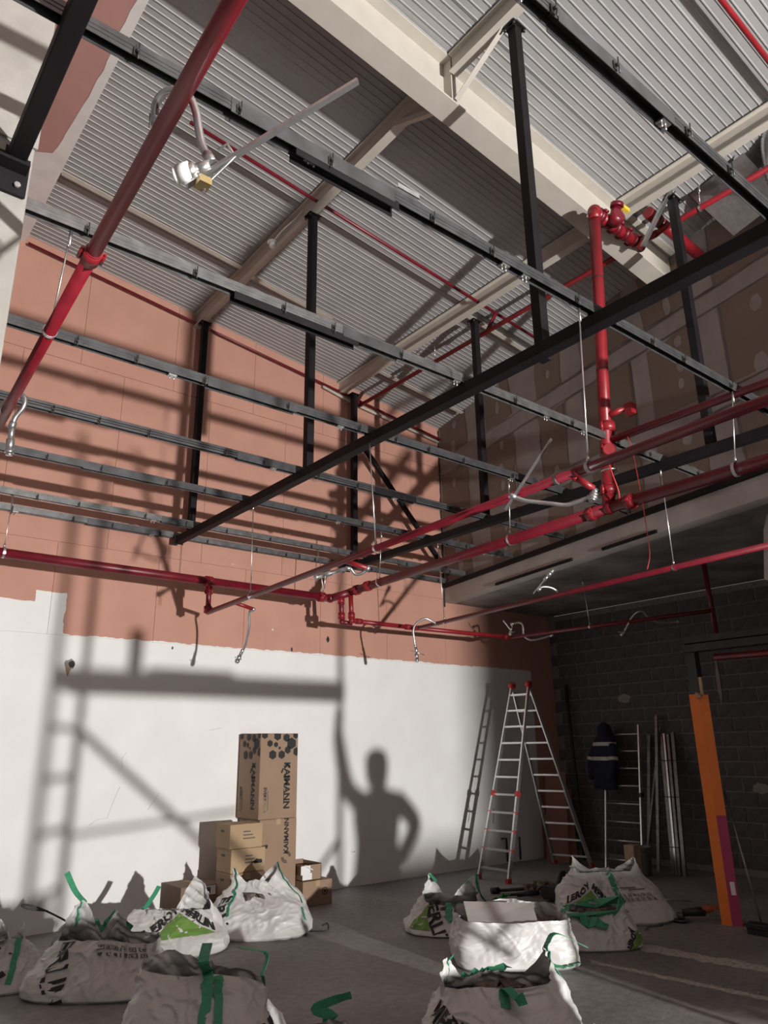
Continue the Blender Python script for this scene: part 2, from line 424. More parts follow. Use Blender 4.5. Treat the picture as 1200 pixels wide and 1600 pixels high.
# ================================================================== ROOF STEEL
def i_beam(name, label, p, q, w, h, tf, tw, up=V(0, 0, 1), group=None, m='steel_cream'):
    a, b = w / 2, h / 2
    prof = [(-a, -b), (a, -b), (a, -b + tf), (tw / 2, -b + tf), (tw / 2, b - tf), (a, b - tf), (a, b), (-a, b), (-a, b - tf), (-tw / 2, b - tf), (-tw / 2, -b + tf), (-a, -b + tf)]
    t = thing(name, label, 'beam', p, 0, group)
    for nm, pr in (('bottom_flange', [(-a, -b), (a, -b), (a, -b + tf), (-a, -b + tf)]), ('web', [(-tw / 2, -b + tf), (tw / 2, -b + tf), (tw / 2, b - tf), (-tw / 2, b - tf)]), ('top_flange', [(-a, b - tf), (a, b - tf), (a, b), (-a, b)])):
        bm = B(); prism(bm, pr, p, q, up); obj(nm, bm, m, t)
    return t
RAF = i_beam('roof_rafter', 'deep cream steel rafter crossing the roof above the red valve', V(-1, 3.61, roof_z(-1) - .27), V(7.22, 3.61, roof_z(7.22) - .27), .22, .5, .018, .012)
for x in (3.65, 6.1):
    for s in (-1, 1):
        bm = B(); box(bm, (x - .006, 3.61 + (.008 if s > 0 else -.10), roof_z(x) - .5), (x + .006, 3.61 + (.10 if s > 0 else -.008), roof_z(x) - .04)); obj('stiffener', bm, 'steel_cream', RAF)
P_LAB = {(3.65, 1): 'cream steel purlin from the back wall to the rafter, carrying the left posts', (3.65, -1): 'cream steel purlin on the camera side of the rafter at the top edge',
         (6.1, 1): 'cream steel purlin from the back wall to the rafter, carrying the right posts', (6.1, -1): 'cream steel purlin on the camera side of the rafter, lit, upper right'}
for x in (3.65, 6.1):
    z = roof_z(x) - .125
    i_beam('roof_purlin', P_LAB[(x, 1)], V(x, 3.73, z), V(x, YW + .02, z), .1, .2, .012, .008, group='roof purlins')
    i_beam('roof_purlin', P_LAB[(x, -1)], V(x, -6, z), V(x, 3.49, z), .1, .2, .012, .008, group='roof purlins')
def strut(name, label, p, q, w, m='steel_cream', cat='brace', h=None):
    bm = B(); p, q = V(*p), V(*q); h = h or w
    prism(bm, [(-w / 2, -h / 2), (w / 2, -h / 2), (w / 2, -h / 2 + .006), (-w / 2 + .006, -h / 2 + .006), (-w / 2 + .006, h / 2), (-w / 2, h / 2)], p, q)
    return tag(obj(name, bm, m), label, cat)
strut('fly_brace', 'cream angle brace from the rafter flange up to the left purlin', (3.68, 3.50, roof_z(3.65) - .47), (3.68, 2.92, roof_z(3.65) - .2), .05)
strut('fly_brace', 'cream angle brace on the far side of the rafter at the left purlin', (3.62, 3.72, roof_z(3.65) - .47), (3.62, 4.25, roof_z(3.65) - .2), .05)
strut('fly_brace', 'bright galvanised strut beside the red valve group', (6.12, 3.32, 6.62), (6.2, 2.98, 7.14), .06, 'zinc')
for (x0, x1, y, lab) in ((1.4, 3.58, 7.24, 'thin cream roof batten left of the left purlin'), (3.72, 5.0, 7.3, 'thin cream roof batten between the two purlins'), (6.2, 8.0, 7.85, 'thin cream roof batten right of the right purlin near the back wall'), (6.2, 7.75, 5.95, 'thin cream roof batten right of the right purlin by the red drop pipe')):
    bm = B(); prism(bm, [(-.035, -.03), (.035, -.03), (.035, -.024), (-.028, -.024), (-.028, .03), (-.035, .03)], (x0, y, roof_z(x0) - .07), (x1, y, roof_z(x1) - .07))
    tag(obj('roof_batten', bm, 'steel_cream'), lab, 'batten', 'roof battens')
bm = B(); tube(bm, [(5.75, 8.62, 7.08), (6.36, 8.62, 6.96), (8.15, 8.62, 6.76)], .022, 8); tag(obj('wall_conduit', bm, 'steel_cream'), 'thin cream conduit high on the back wall near the drywall corner', 'conduit')
t = thing('smoke_detector', 'small round white detector on the side of the left purlin', 'detector', (3.58, 6.45, roof_z(3.6) - .2))
bm = B(); cyl(bm, (3.57, 6.45, roof_z(3.6) - .21), (3.57, 6.45, roof_z(3.6) - .27), .045, 16, .03); obj('housing', bm, 'white_plastic', t)
bm = B(); cyl(bm, (3.57, 6.45, roof_z(3.6) - .2), (3.57, 6.45, roof_z(3.6) - .212), .06, 16); obj('base_plate', bm, 'white_plastic', t)
bm = B(); tube(bm, curve([(3.57, 6.45, roof_z(3.6) - .2), (3.56, 6.2, roof_z(3.6) - .19), (3.6, 6.0, roof_z(3.6) - .15), (3.66, 5.9, roof_z(3.6) - .03)], 5), .008, 6); obj('cable', bm, 'white_plastic', t)

# ================================================================== CEILING FRAME
BEAM_Z = 4.225
def black_beam(label, p, q, w=.09):
    t = thing('support_beam', label, 'beam', p, 0, 'black support beams')
    bm = B(); bar(bm, p, q, w, w); obj('tube', bm, 'black_steel', t, bevel=.006)
    bm = B(); d = (V(*q) - V(*p)).normalized(); bar(bm, V(*q), V(*q) + d * .006, w * 1.25, w * 1.25); obj('end_plate', bm, 'black_steel', t)
    return t
black_beam('long black steel beam crossing in front of the riser pipe', (3.56, -1.5, BEAM_Z), (3.56, 8.5, BEAM_Z))
black_beam('black steel beam behind the riser pipe running to the back wall', (6.13, -.5, BEAM_Z), (6.13, 8.5, BEAM_Z))
black_beam('short black steel beam fixed to the concrete pier at upper left', (.40, -1.0, BEAM_Z + .02), (.40, 3.07, BEAM_Z + .02), .075)
t = thing('beam_bracket', 'black bolted bracket holding the short beam on the concrete pier', 'bracket', (.37, 3.09, 4.15))
bm = B(); box(bm, (.27, 3.075, 4.06), (.46, 3.087, 4.26)); obj('plate', bm, 'black_steel', t)
bm = B(); box(bm, (.28, 3.0, 4.17), (.45, 3.08, 4.185)); obj('seat', bm, 'black_steel', t)
for x in (.31, .42):
    bm = B(); cyl(bm, (x, 3.076, 4.1), (x, 3.055, 4.1), .014, 6); obj('bolt', bm, 'zinc', t)

POSTS = [(3.69, 8.47, 'black hanging post by the back wall under the left purlin'), (3.68, 5.76, 'black hanging post at mid left between the channels'), (3.74, 2.86, 'tall black hanging post in the upper middle near the rafter'),
         (6.26, 8.50, 'black hanging post by the back wall under the right purlin'), (6.27, 5.85, 'black hanging post next to the red drop pipe under the right purlin'), (6.26, 3.0, 'black hanging post at right in front of the drywall')]
for x, y, lab in POSTS:
    zt = roof_z(x) - .235
    t = thing('hanging_post', lab, 'post', (x, y, 4.27), 0, 'black hanging posts')
    bm = B(); box(bm, (x - .04, y - .04, 4.27), (x + .04, y + .04, zt)); obj('tube', bm, 'black_steel', t, bevel=.005)
    bm = B(); box(bm, (x - .075, y - .06, zt), (x + .075, y + .06, zt + .012)); hp = obj('head_plate', bm, 'black_steel', t)
    for dx in (-.06, .06):
        for dy in (-.048, .048):
            bm = B(); cyl(bm, (x + dx, y + dy, zt), (x + dx, y + dy, zt - .03), .012, 6); obj('bolt', bm, 'clip', hp)
bm = B(); bar(bm, (6.3, 8.42, 6.25), (8.05, 8.38, 4.36), .06, .06); tag(obj('diagonal_brace', bm, 'black_steel'), 'black diagonal brace by the back wall near the drywall corner', 'brace')

CH = [(1.2, .2, 6.66, 0, 'galv_dark', 'nearest, at upper right'), (2.3, -.2, 6.9, 1, 'galv_dark', 'second from the camera, crossing the top left'), (3.45, .50, 7.12, 2, 'galv', 'third from the camera, starting at the concrete pier'),
      (4.6, .3, 7.35, 3, 'galv_dark', 'fourth from the camera'), (5.75, .2, 7.6, 4, 'black_steel', 'fifth from the camera'), (6.82, .2, 7.8, 5, 'galv_dark', 'sixth from the camera'),
      (8.03, .2, 8.05, 6, 'galv', 'seventh from the camera'), (8.60, .2, 8.18, 7, 'galv', 'last one, right on the back wall')]
def c_prof(w, h, t):       # open C, web towards the camera (side -), opening downwards and back
    return [(-w / 2, 0), (-w / 2 + t, 0), (-w / 2 + t, h - t), (w / 2 - t, h - t), (w / 2 - t, 0), (w / 2, 0), (w / 2, h), (-w / 2, h)]
for y, x0, x1, k, m, lab in CH:
    r = random.Random(100 + k); z = 4.27
    t = thing('ceiling_channel', 'long steel ceiling channel, ' + lab, 'channel', (x0, y, z), 0, 'steel ceiling channels')
    xm = x0 + (x1 - x0) * r.uniform(.35, .55)
    bm = B(); prism(bm, c_prof(.05, .07, .003), (x1, y, z), (x0, y, z)); obj('profile', bm, 'galv_dark' if m == 'black_steel' else m, t)
    for j in range(2):                                    # rolled grooves on the web
        bm = B(); box(bm, (x0, y - .0275, z + .02 + .02 * j), (x1, y - .025, z + .026 + .02 * j)); obj('rolled_bead', bm, m, t)
    for j in range(2):                                    # splice sleeves
        xs = x0 + (x1 - x0) * (r.uniform(.12, .4) if j == 0 else r.uniform(.5, .85)); L_ = r.uniform(.4, .9)
        bm = B(); prism(bm, c_prof(.058, .074, .003), (xs + L_, y, z - .012), (xs, y, z - .012)); obj('splice_sleeve', bm, m if j else 'galv_dark', t)
    if k in (1, 2):
        xs, xe = ((1.36, 1.95), (1.66, 2.56))[k - 1]
        bm = B(); prism(bm, c_prof(.06, .05, .004), (xe, y + .004, z - .045), (xs, y + .004, z - .045)); obj('lapped_track', bm, 'black_steel', t)
    x = x0 + r.uniform(.2, .5)
    while x < x1 - .1:
        bm = B(); box(bm, (x - .012, y - .034, z - .006), (x + .012, y - .026, z + .035)); cyl(bm, (x, y - .034, z + .012), (x, y - .05, z + .012), .007, 6); cyl(bm, (x + .004, y - .045, z + .05), (x + .004, y - .045, z - .03), .003, 5)
        obj('clip', bm, 'clip', t)
        x += r.uniform(.35, .75)
    for j in range(3):
        x = r.uniform(x0 + .3, x1 - .3)
        bm = B(); box(bm, (x - .03, y - .02, z - .012), (x + .03, y + .02, z - .002)); cyl(bm, (x - .015, y, z - .01), (x - .015, y, z - .035), .005, 5); cyl(bm, (x + .015, y, z - .01), (x + .015, y, z - .035), .005, 5); obj('hanger_foot', bm, 'zinc', t)
bm = B(); box(bm, (1.93, 2.255, 4.3405), (2.07, 2.30, 4.344)); box(bm, (1.93, 2.255, 4.3405), (2.07, 2.258, 4.37)); tag(obj('loose_profile', bm, 'zinc'), 'short bright offcut lying on the second ceiling channel', 'offcut')
# ================================================================== SPRINKLER PIPES
def coupling(parent, p, d, r, w=.075, m='red_bright', name='coupling'):
    p = V(*p); d = V(*d).normalized(); bm = B()
    cyl(bm, p - d * w / 2, p + d * w / 2, r * 1.28, 16)
    cyl(bm, p - d * w / 2 - d * .008, p - d * w / 2, r * 1.18, 16); cyl(bm, p + d * w / 2, p + d * w / 2 + d * .008, r * 1.18, 16)
    o = obj(name, bm, m, parent)
    s = d.cross(V(0, 0, 1)); s = V(1, 0, 0) if s.length < .1 else s.normalized()
    for k in (-1, 1):
        c = p + s * k * r * 1.5; bm = B()
        cyl(bm, c - d * w * .45, c + d * w * .45, r * .28, 8); cyl(bm, c - d * w * .65, c - d * w * .4, r * .2, 6); obj('bolt_lug', bm, m, o)
def pipe(label, pts, r, m='red_pipe', coup=(), rings=(), group='red sprinkler pipes'):
    pts = [V(*p) for p in pts]
    t = thing('sprinkler_pipe', label, 'pipe', pts[0], 0, group)
    bm = B()
    for a, b in zip(pts, pts[1:]): cyl(bm, a, b, r, 16)
    obj('tube', bm, m, t)
    for p in pts[1:-1]:
        bm = B(); bmesh.ops.create_uvsphere(bm, u_segments=14, v_segments=8, radius=r * 1.18, matrix=Matrix.Translation(p))
        for f in bm.faces: f.smooth = True
        obj('elbow', bm, m, t)
    for c, d in coup:
        coupling(t, c, d, r)
    for c, d in rings:
        d = V(*d).normalized(); c = V(*c); bm = B(); cyl(bm, c - d * .012, c + d * .012, r * 1.2, 14); obj('painted_joint', bm, 'galv', t)
    return t
Y_, X_, Z_ = (0, 1, 0), (1, 0, 0), (0, 0, 1)
pipe('thick red pipe running along the back wall over the painted edge', [(0.6, 7.93, 3.63), (5.36, 7.80, 3.58), (5.53, 7.60, 3.64)], .05, 'red_pipe', coup=[((3.68, 7.85, 3.597), X_), ((5.22, 7.80, 3.582), X_)])
pipe('thick red main pipe from the back wall past the foot of the riser', [(5.54, 7.62, 3.65), (5.28, 3.49, 3.66), (5.24, -.5, 3.66)], .05, coup=[((5.53, 7.45, 3.65), Y_), ((5.50, 7.18, 3.65), Y_), ((5.30, 3.68, 3.66), Y_), ((5.28, 3.28, 3.66), Y_)])
pipe('thin red branch pipe passing left of the riser above the boxes', [(3.715, 7.896, 3.246), (3.415, 2.45, 3.246), (3.29, -.2, 3.246)], .028, rings=[((3.425, 2.6, 3.246), Y_)])
pipe('short red drop joining the back wall pipe and the thin branch', [(3.69, 7.85, 3.59), (3.715, 7.89, 3.246)], .03, coup=[((3.712, 7.885, 3.28), Z_), ((3.695, 7.86, 3.50), Z_)])
t = pipe('red riser pipe standing from the main pipe up to the valve group', [(5.28, 3.49, 3.66), (5.35, 3.34, 6.58)], .055, 'red_bright', coup=[((5.285, 3.482, 3.82), Z_), ((5.30, 3.455, 4.18), Z_), ((5.31, 3.44, 4.4), Z_)], rings=[])
for z in (4.95, 5.35, 5.9):
    k = (z - 3.66) / 2.92; bm = B(); cyl(bm, (5.28 + .07 * k, 3.49 - .15 * k, z), (5.28 + .07 * k, 3.49 - .15 * k, z + .012), .0565, 16); obj('joint_line', bm, 'print_black', t)
bm = B(); cyl(bm, (5.296, 3.457, 3.98), (5.296, 3.457, 3.995), .075, 18); obj('ring_clamp', bm, 'zinc', t)
bm = B(); cyl(bm, (5.28, 3.47, 4.12), (5.16, 3.36, 4.12), .03, 12); cyl(bm, (5.19, 3.38, 4.12), (5.15, 3.34, 4.12), .05, 14); obj('outlet_flange', bm, 'red_bright', t)
bm = B(); cyl(bm, (5.30, 3.42, 4.5), (5.36, 3.28, 4.54), .028, 10); box(bm, (5.34, 3.2, 4.47), (5.42, 3.27, 4.57)); obj('flow_switch', bm, 'red_bright', t)
bm = B(); tube(bm, curve([(5.2, 3.4, 4.06), (5.17, 3.35, 3.9), (5.2, 3.33, 3.75), (5.24, 3.36, 3.66)], 5), .006, 5); obj('signal_cable', bm, 'cable_red', t)
pipe('red branch pipe leaving the riser towards the camera, upper of two', [(5.31, 3.45, 4.27), (5.28, -.5, 4.24)], .032)
pipe('thin red branch pipe under the low ceiling strip', [(6.54, 7.55, 3.25), (6.03, 2.5, 3.244), (5.8, -.5, 3.244)], .026, coup=[((6.53, 7.45, 3.25), Y_)])
pipe('pair pipe dropping from the main and running right along the back wall', [(5.54, 7.60, 3.62), (5.57, 7.62, 3.285), (6.55, 7.57, 3.275), (8.44, 7.515, 3.285)], .03, 'red_bright', coup=[((5.565, 7.615, 3.35), Z_), ((5.68, 7.615, 3.285), X_), ((6.47, 7.57, 3.275), X_), ((8.34, 7.52, 3.285), X_)])
pipe('short red drop just beside the pair pipe at the main elbow', [(5.45, 7.69, 3.62), (5.475, 7.70, 3.27), (5.62, 7.69, 3.26)], .03, coup=[((5.47, 7.70, 3.35), Z_), ((5.455, 7.69, 3.54), Z_)])
pipe('thin red pipe under the low ceiling near the block wall', [(8.44, 7.515, 3.285), (8.82, 4.57, 3.29)], .026)
pipe('dark red vertical pipe under the low ceiling near the block wall', [(8.85, 4.58, 3.96), (8.91, 4.58, 2.95)], .03)
pipe('short dark red pipe under the steel portal lintel', [(7.9, 4.12, 2.62), (7.9, 2.6, 2.58)], .035)
pipe('thick red pipe in the left foreground with a coupling', [(.58, -.3, 3.72), (.715, 2.894, 3.75), (.86, 6.2, 3.75)], .031, 'red_crimson', coup=[((.715, 2.87, 3.75), (.05, 1, 0))])
pipe('thin red pipe high along the top of the back wall', [(1.4, 8.6, roof_z(1.4) - .17), (8.2, 8.6, roof_z(8.2) - .24)], .018)
pipe('thin red pipe under the roof deck running past the right drop', [(2.15, 5.62, roof_z(2.15) - .15), (7.5, 5.60, roof_z(7.5) - .15)], .02)
pipe('short red drop from the roof pipe to the high branch pipe', [(6.42, 5.61, roof_z(6.4) - .16), (6.4, 5.8, 6.86)], .024)
pipe('red high branch pipe crossing under the right purlin to the valve', [(6.36, 8.5, 6.88), (6.36, -.4, 6.83)], .03, 'red_bright', coup=[((6.36, 3.75, 6.85), Y_), ((6.36, 3.3, 6.85), Y_)])
pipe('short red drop beside the right post at the back wall', [(6.36, 8.55, 7.05), (6.36, 8.5, 6.88)], .024)
pipe('thin red pipe crossing the top right corner under the deck', [(3.0, 1.67, roof_z(3) - .14), (6.65, 1.675, roof_z(6.65) - .14)], .022, 'red_bright')
pipe('thick red pipe stub running from the valve group into the drywall', [(6.15, 3.22, 6.98), (7.2, 3.2, 6.86)], .06, 'red_bright', rings=[((6.32, 3.22, 6.96), X_)])
# valve group on top of the riser
t = thing('valve_group', 'red valve group with yellow lever on top of the riser', 'valve', (5.35, 3.34, 6.6))
bm = B(); cyl(bm, (5.35, 3.34, 6.56), (5.35, 3.34, 6.66), .06, 16); bmesh.ops.create_uvsphere(bm, u_segments=14, v_segments=8, radius=.068, matrix=Matrix.Translation((5.36, 3.34, 6.66))); obj('elbow', bm, 'red_bright', t, smooth=True)
for x in (5.46, 5.62, 5.78, 5.95, 6.15):
    coupling(t, (x, 3.34 + (x - 5.35) * .1, 6.66 + (x - 5.35) * .12), X_, .055, .05, 'red_pipe', 'flange')
bm = B(); cyl(bm, (5.36, 3.34, 6.66), (6.36, 3.46, 6.79), .055, 14); obj('body', bm, 'red_bright', t)
bm = B(); cyl(bm, (5.7, 3.37, 6.70), (5.7, 3.3, 6.86), .05, 12); cyl(bm, (5.7, 3.3, 6.86), (5.7, 3.29, 6.9), .065, 12); obj('gear_box', bm, 'red_pipe', t)
bm = B(); cyl(bm, (5.62, 3.33, 6.66), (5.60, 3.22, 6.68), .075, 14, cap=True); obj('hand_wheel', bm, 'red_pipe', t)
bm = B(); box(bm, (5.74, 3.24, 6.84), (5.84, 3.28, 6.88)); obj('lever', bm, 'yellow', t)

# ------------------------------------------------------------------ threaded hanger rods with rings
ROD_LAB = 'thin threaded hanger rod '
def rod(lab, top, bot, r_pipe, axis, group='hanger rods'):
    t = thing('hanger_rod', ROD_LAB + lab, 'rod', bot, 0, group); top, bot = V(*top), V(*bot)
    bm = B(); cyl(bm, bot + (top - bot).normalized() * (r_pipe * 1.6), top, .005, 6); obj('rod', bm, 'zinc', t)
    bm = B(); a = V(*axis).normalized(); s = a.cross(V(0, 0, 1)).normalized()
    pts = [bot + (s * math.cos(k * math.pi / 8) + V(0, 0, 1) * math.sin(k * math.pi / 8)) * r_pipe * 1.15 for k in range(17)]
    ribbon(bm, pts, a, .022, .002); obj('pipe_ring', bm, 'zinc', t)
    d_ = (top - bot).normalized(); bm = B(); cyl(bm, bot + d_ * r_pipe * 1.25, bot + d_ * (r_pipe * 1.25 + .03), .011, 6); obj('nut', bm, 'zinc', t)
    bm = B(); cyl(bm, top, top + V(0, 0, -.09), .009, 6); obj('sleeve', bm, 'zinc', t)
rod('over the boxes, carrying the thin branch', (3.655, 6.80, 4.27), (3.655, 6.777, 3.246), .028, Y_)
rod('left of the right drop pipe, carrying the thin branch', (3.53, 4.58, 4.27), (3.53, 4.499, 3.246), .028, Y_)
rod('just left of the riser, reaching up to the second channel', (3.41, 2.31, 4.27), (3.41, 2.36, 3.246), .028, Y_)
rod('on the main pipe nearest the back wall', (5.47, 6.86, 4.27), (5.47, 6.91, 3.65), .05, Y_)
rod('on the main pipe between back wall and riser', (5.36, 4.66, 4.27), (5.36, 4.69, 3.66), .05, Y_)
rod('on the main pipe right of the riser', (5.26, 2.3, 4.27), (5.26, 2.37, 3.66), .05, Y_)
rod('on the back wall pipe at the left image edge', (1.53, 8.0, 4.27), (1.50, 7.905, 3.625), .05, X_)
rod('on the back wall pipe near its elbow', (5.30, 8.0, 4.27), (5.26, 7.80, 3.58), .05, X_)
rod('in front of the drywall corner, on the low branch', (6.45, 6.9, 4.3), (6.475, 6.853, 3.248), .026, Y_)
rod('right of the riser, on the low branch', (6.12, 3.45, 4.22), (6.13, 3.45, 3.244), .026, Y_)
rod('under the low ceiling, on the pipe by the block wall', (8.61, 6.25, 3.97), (8.61, 6.2, 3.287), .026, Y_)
rod('at upper left, carrying the foreground pipe', (.75, 3.46, 4.27), (.745, 3.6, 3.75), .031, Y_)
rod('under the right purlin, on the high branch', (6.34, 6.7, 7.1), (6.36, 6.72, 6.87), .03, Y_)
rod('beside the right post, on the high branch', (6.34, 2.75, 7.1), (6.36, 2.78, 6.84), .03, Y_)

# ------------------------------------------------------------------ flexible hoses with heads
def hose(label, path, arm=None, head=None, barp=None, clamp=None, r=.013, m='zinc', cap=False):
    t = thing('sprinkler_hose', label, 'hose', path[0], 0, 'steel braided sprinkler hoses')
    pts = curve(path, 10)
    bm = B(); tube(bm, pts, r, 10, rr=lambda i: r * (1.0 + .10 * (i % 2))); obj('flexible_tube', bm, m, t, smooth=True)
    for i in (0, -1):
        p = V(*path[i]); d = (V(*path[1]) - p if i == 0 else p - V(*path[-2])).normalized()
        bm = B(); cyl(bm, p - d * .025, p + d * .02, r * 1.5, 6); obj('end_nut', bm, 'zinc', t)
    if arm:
        bm = B()
        for a, b in zip(arm, arm[1:]): cyl(bm, a, b, .021, 12)
        obj('arm', bm, 'red_bright', t)
    if head:
        a, b = V(*head[0]), V(*head[-1]); bm = B(); cyl(bm, a, a.lerp(b, .6), .018, 10); cyl(bm, a.lerp(b, .55), b, .024, 8); obj('head_fitting', bm, 'zinc', t)
        d = (b - a).normalized(); bm = B(); cyl(bm, b - d * (.02 if cap else 0), b + d * .02, .031 if cap else .027, 14); cyl(bm, b + d * .02, b + d * .035, .027 if cap else .02, 14); obj('head_cap', bm, 'white_plastic' if cap else 'zinc', t)
    if barp:
        bm = B(); a, b = V(*barp[0]), V(*barp[-1])
        prism(bm, [(-.010, -.003), (.010, -.003), (.010, .008), (.008, .008), (.008, 0), (-.008, 0), (-.008, .008), (-.010, .008)], a, b); obj('mounting_bar', bm, 'zinc', t)
    if clamp:
        bm = B(); tube(bm, [V(*c) for c in clamp], .005, 6); obj('clamp', bm, 'zinc', t)
    if cap:
        bm = B(); box(bm, (.735, 1.80, 3.405), (.775, 1.845, 3.43)); obj('clamp_block', bm, 'brass', t)
    return t
hose('braided hose looping over the foreground red pipe, with white capped head and long bar', [(.654, 2.031, 3.77), (.640, 1.996, 3.805), (.655, 1.950, 3.828), (.684, 1.907, 3.815), (.707, 1.873, 3.774), (.726, 1.854, 3.709), (.738, 1.846, 3.631), (.750, 1.834, 3.564), (.768, 1.812, 3.508)],
     head=[(.765, 1.80, 3.475), (.744, 1.828, 3.455), (.706, 1.857, 3.455)], barp=[(.717, 1.865, 3.413), (1.082, 1.445, 3.722)], clamp=[(.775, 1.774, 3.521), (.795, 1.751, 3.540), (.822, 1.744, 3.501), (.800, 1.775, 3.469), (.766, 1.823, 3.420), (.764, 1.834, 3.397)], cap=True)
hose('braided hose hooked over the foreground pipe at the left image edge', [(.745, 4.751, 3.694), (.767, 4.692, 3.776), (.805, 4.634, 3.807), (.839, 4.586, 3.820), (.861, 4.568, 3.785), (.858, 4.576, 3.735), (.830, 4.608, 3.675), (.822, 4.622, 3.623)], head=[(.822, 4.622, 3.62), (.832, 4.645, 3.473)], r=.015)
hose('steel hose hanging in front of the salmon wall above the boxes', [(3.912, 7.187, 3.190), (3.89, 7.226, 3.16), (3.920, 7.272, 3.012), (3.926, 7.353, 2.826), (3.914, 7.399, 2.760)], arm=[(3.68, 7.181, 3.246), (3.912, 7.187, 3.20)], head=[(3.914, 7.399, 2.76), (3.897, 7.455, 2.672)], clamp=[(3.85, 7.44, 2.70), (3.94, 7.45, 2.68)])
hose('steel hose curled up beside the thin branch in mid frame', [(3.681, 4.812, 3.159), (3.650, 4.851, 3.124), (3.609, 4.886, 3.119), (3.572, 4.899, 3.161), (3.550, 4.914, 3.166)], arm=[(3.555, 4.98, 3.246), (3.681, 4.812, 3.165)], head=[(3.550, 4.914, 3.166), (3.451, 5.208, 3.136)], clamp=[(3.465, 5.12, 3.14), (3.47, 5.14, 3.02)])
hose('steel hose arched over the low pipe by the drywall corner', [(6.485, 7.01, 3.244), (6.393, 7.036, 3.285), (6.332, 7.065, 3.306), (6.258, 7.133, 3.258), (6.229, 7.177, 3.177), (6.252, 7.196, 3.058), (6.277, 7.204, 2.963)], head=[(6.286, 7.203, 2.947), (6.319, 7.234, 2.807)], clamp=[(6.23, 7.26, 2.914), (6.39, 7.16, 2.858)])
hose('steel hose with red arm left of the riser', [(3.484, 2.412, 3.097), (3.457, 2.480, 3.082), (3.427, 2.549, 3.071), (3.381, 2.619, 3.089), (3.352, 2.676, 3.106), (3.297, 2.751, 3.128), (3.254, 2.811, 3.164)], arm=[(3.425, 2.499, 3.24), (3.445, 2.469, 3.216), (3.512, 2.409, 3.149)], head=[(3.514, 2.402, 3.144), (3.49, 2.404, 3.097)], barp=[(3.240, 2.856, 3.084), (3.380, 2.577, 3.489)], r=.012)
hose('bright steel hose with short bar under the pale ceiling strip', [(6.30, 4.905, 3.26), (6.31, 4.92, 3.30), (6.246, 4.956, 3.337), (6.18, 5.006, 3.342), (6.158, 5.035, 3.316)], barp=[(6.12, 5.083, 3.275), (6.232, 4.90, 3.50)], head=[(6.18, 4.975, 3.41), (6.224, 4.91, 3.49)])
hose('steel hose with bracket at the far right end of the low pipe', [(8.747, 6.984, 3.274), (8.664, 7.123, 3.237), (8.590, 7.244, 3.227), (8.530, 7.321, 3.297), (8.522, 7.326, 3.440), (8.509, 7.373, 3.493), (8.455, 7.478, 3.483)], barp=[(8.380, 7.585, 3.545), (8.50, 7.55, 3.40)], clamp=[(8.46, 7.48, 3.48), (8.505, 7.531, 3.398), (8.47, 7.58, 3.36), (8.55, 7.5, 3.38)], head=[(8.49, 7.53, 3.43), (8.50, 7.56, 3.36)], r=.015)
hose('dull steel hose arched over the pipe in front of the block wall', [(8.649, 5.702, 3.152), (8.667, 5.654, 3.232), (8.693, 5.590, 3.337), (8.734, 5.531, 3.401), (8.793, 5.481, 3.408), (8.848, 5.457, 3.359), (8.898, 5.437, 3.309), (8.977, 5.387, 3.276), (9.091, 5.299, 3.266), (9.188, 5.216, 3.280)], head=[(8.655, 5.69, 3.17), (8.64, 5.72, 3.13)], clamp=[(8.60, 5.76, 3.16), (8.70, 5.70, 3.15)], r=.015)
bm = B(); tube(bm, curve([(5.30, 3.25, 4.25), (5.27, 3.2, 4.1), (5.27, 3.17, 3.7), (5.24, 3.14, 3.35), (5.22, 3.13, 3.16), (5.19, 3.15, 3.04)], 5), .004, 6); tag(obj('hanging_wire', bm, 'cable_red'), 'thin red wire hanging down right of the riser', 'wire')
# flexible air duct and sheet at the upper right
t = thing('air_duct', 'flexible ribbed metal air duct at the upper right edge', 'duct', (6.55, 2.1, 7.0))
bm = B(); tube(bm, curve([(6.45, 2.0, 7.32), (6.5, 2.06, 7.2), (6.58, 2.1, 7.0), (6.68, 2.12, 6.75)], 14), .11, 16, rr=lambda i: .11 + (.008 if i % 2 else 0)); obj('flexible_tube', bm, 'zinc', t, smooth=True)
bm = B(); cyl(bm, (6.42, 1.98, 7.34), (6.44, 1.99, 7.30), .125, 18); obj('collar', bm, 'zinc', t)
bm = B(); vs = [bm.verts.new(v) for v in ((6.55, 2.95, 7.22), (6.4, 2.3, 7.2), (6.75, 2.15, 6.75), (6.95, 2.75, 6.78))]; f = bm.faces.new(vs); bmesh.ops.solidify(bm, geom=[f], thickness=.004)
tag(obj('metal_sheet', bm, 'zinc'), 'tilted galvanised sheet in front of the drywall at upper right', 'metal sheet')
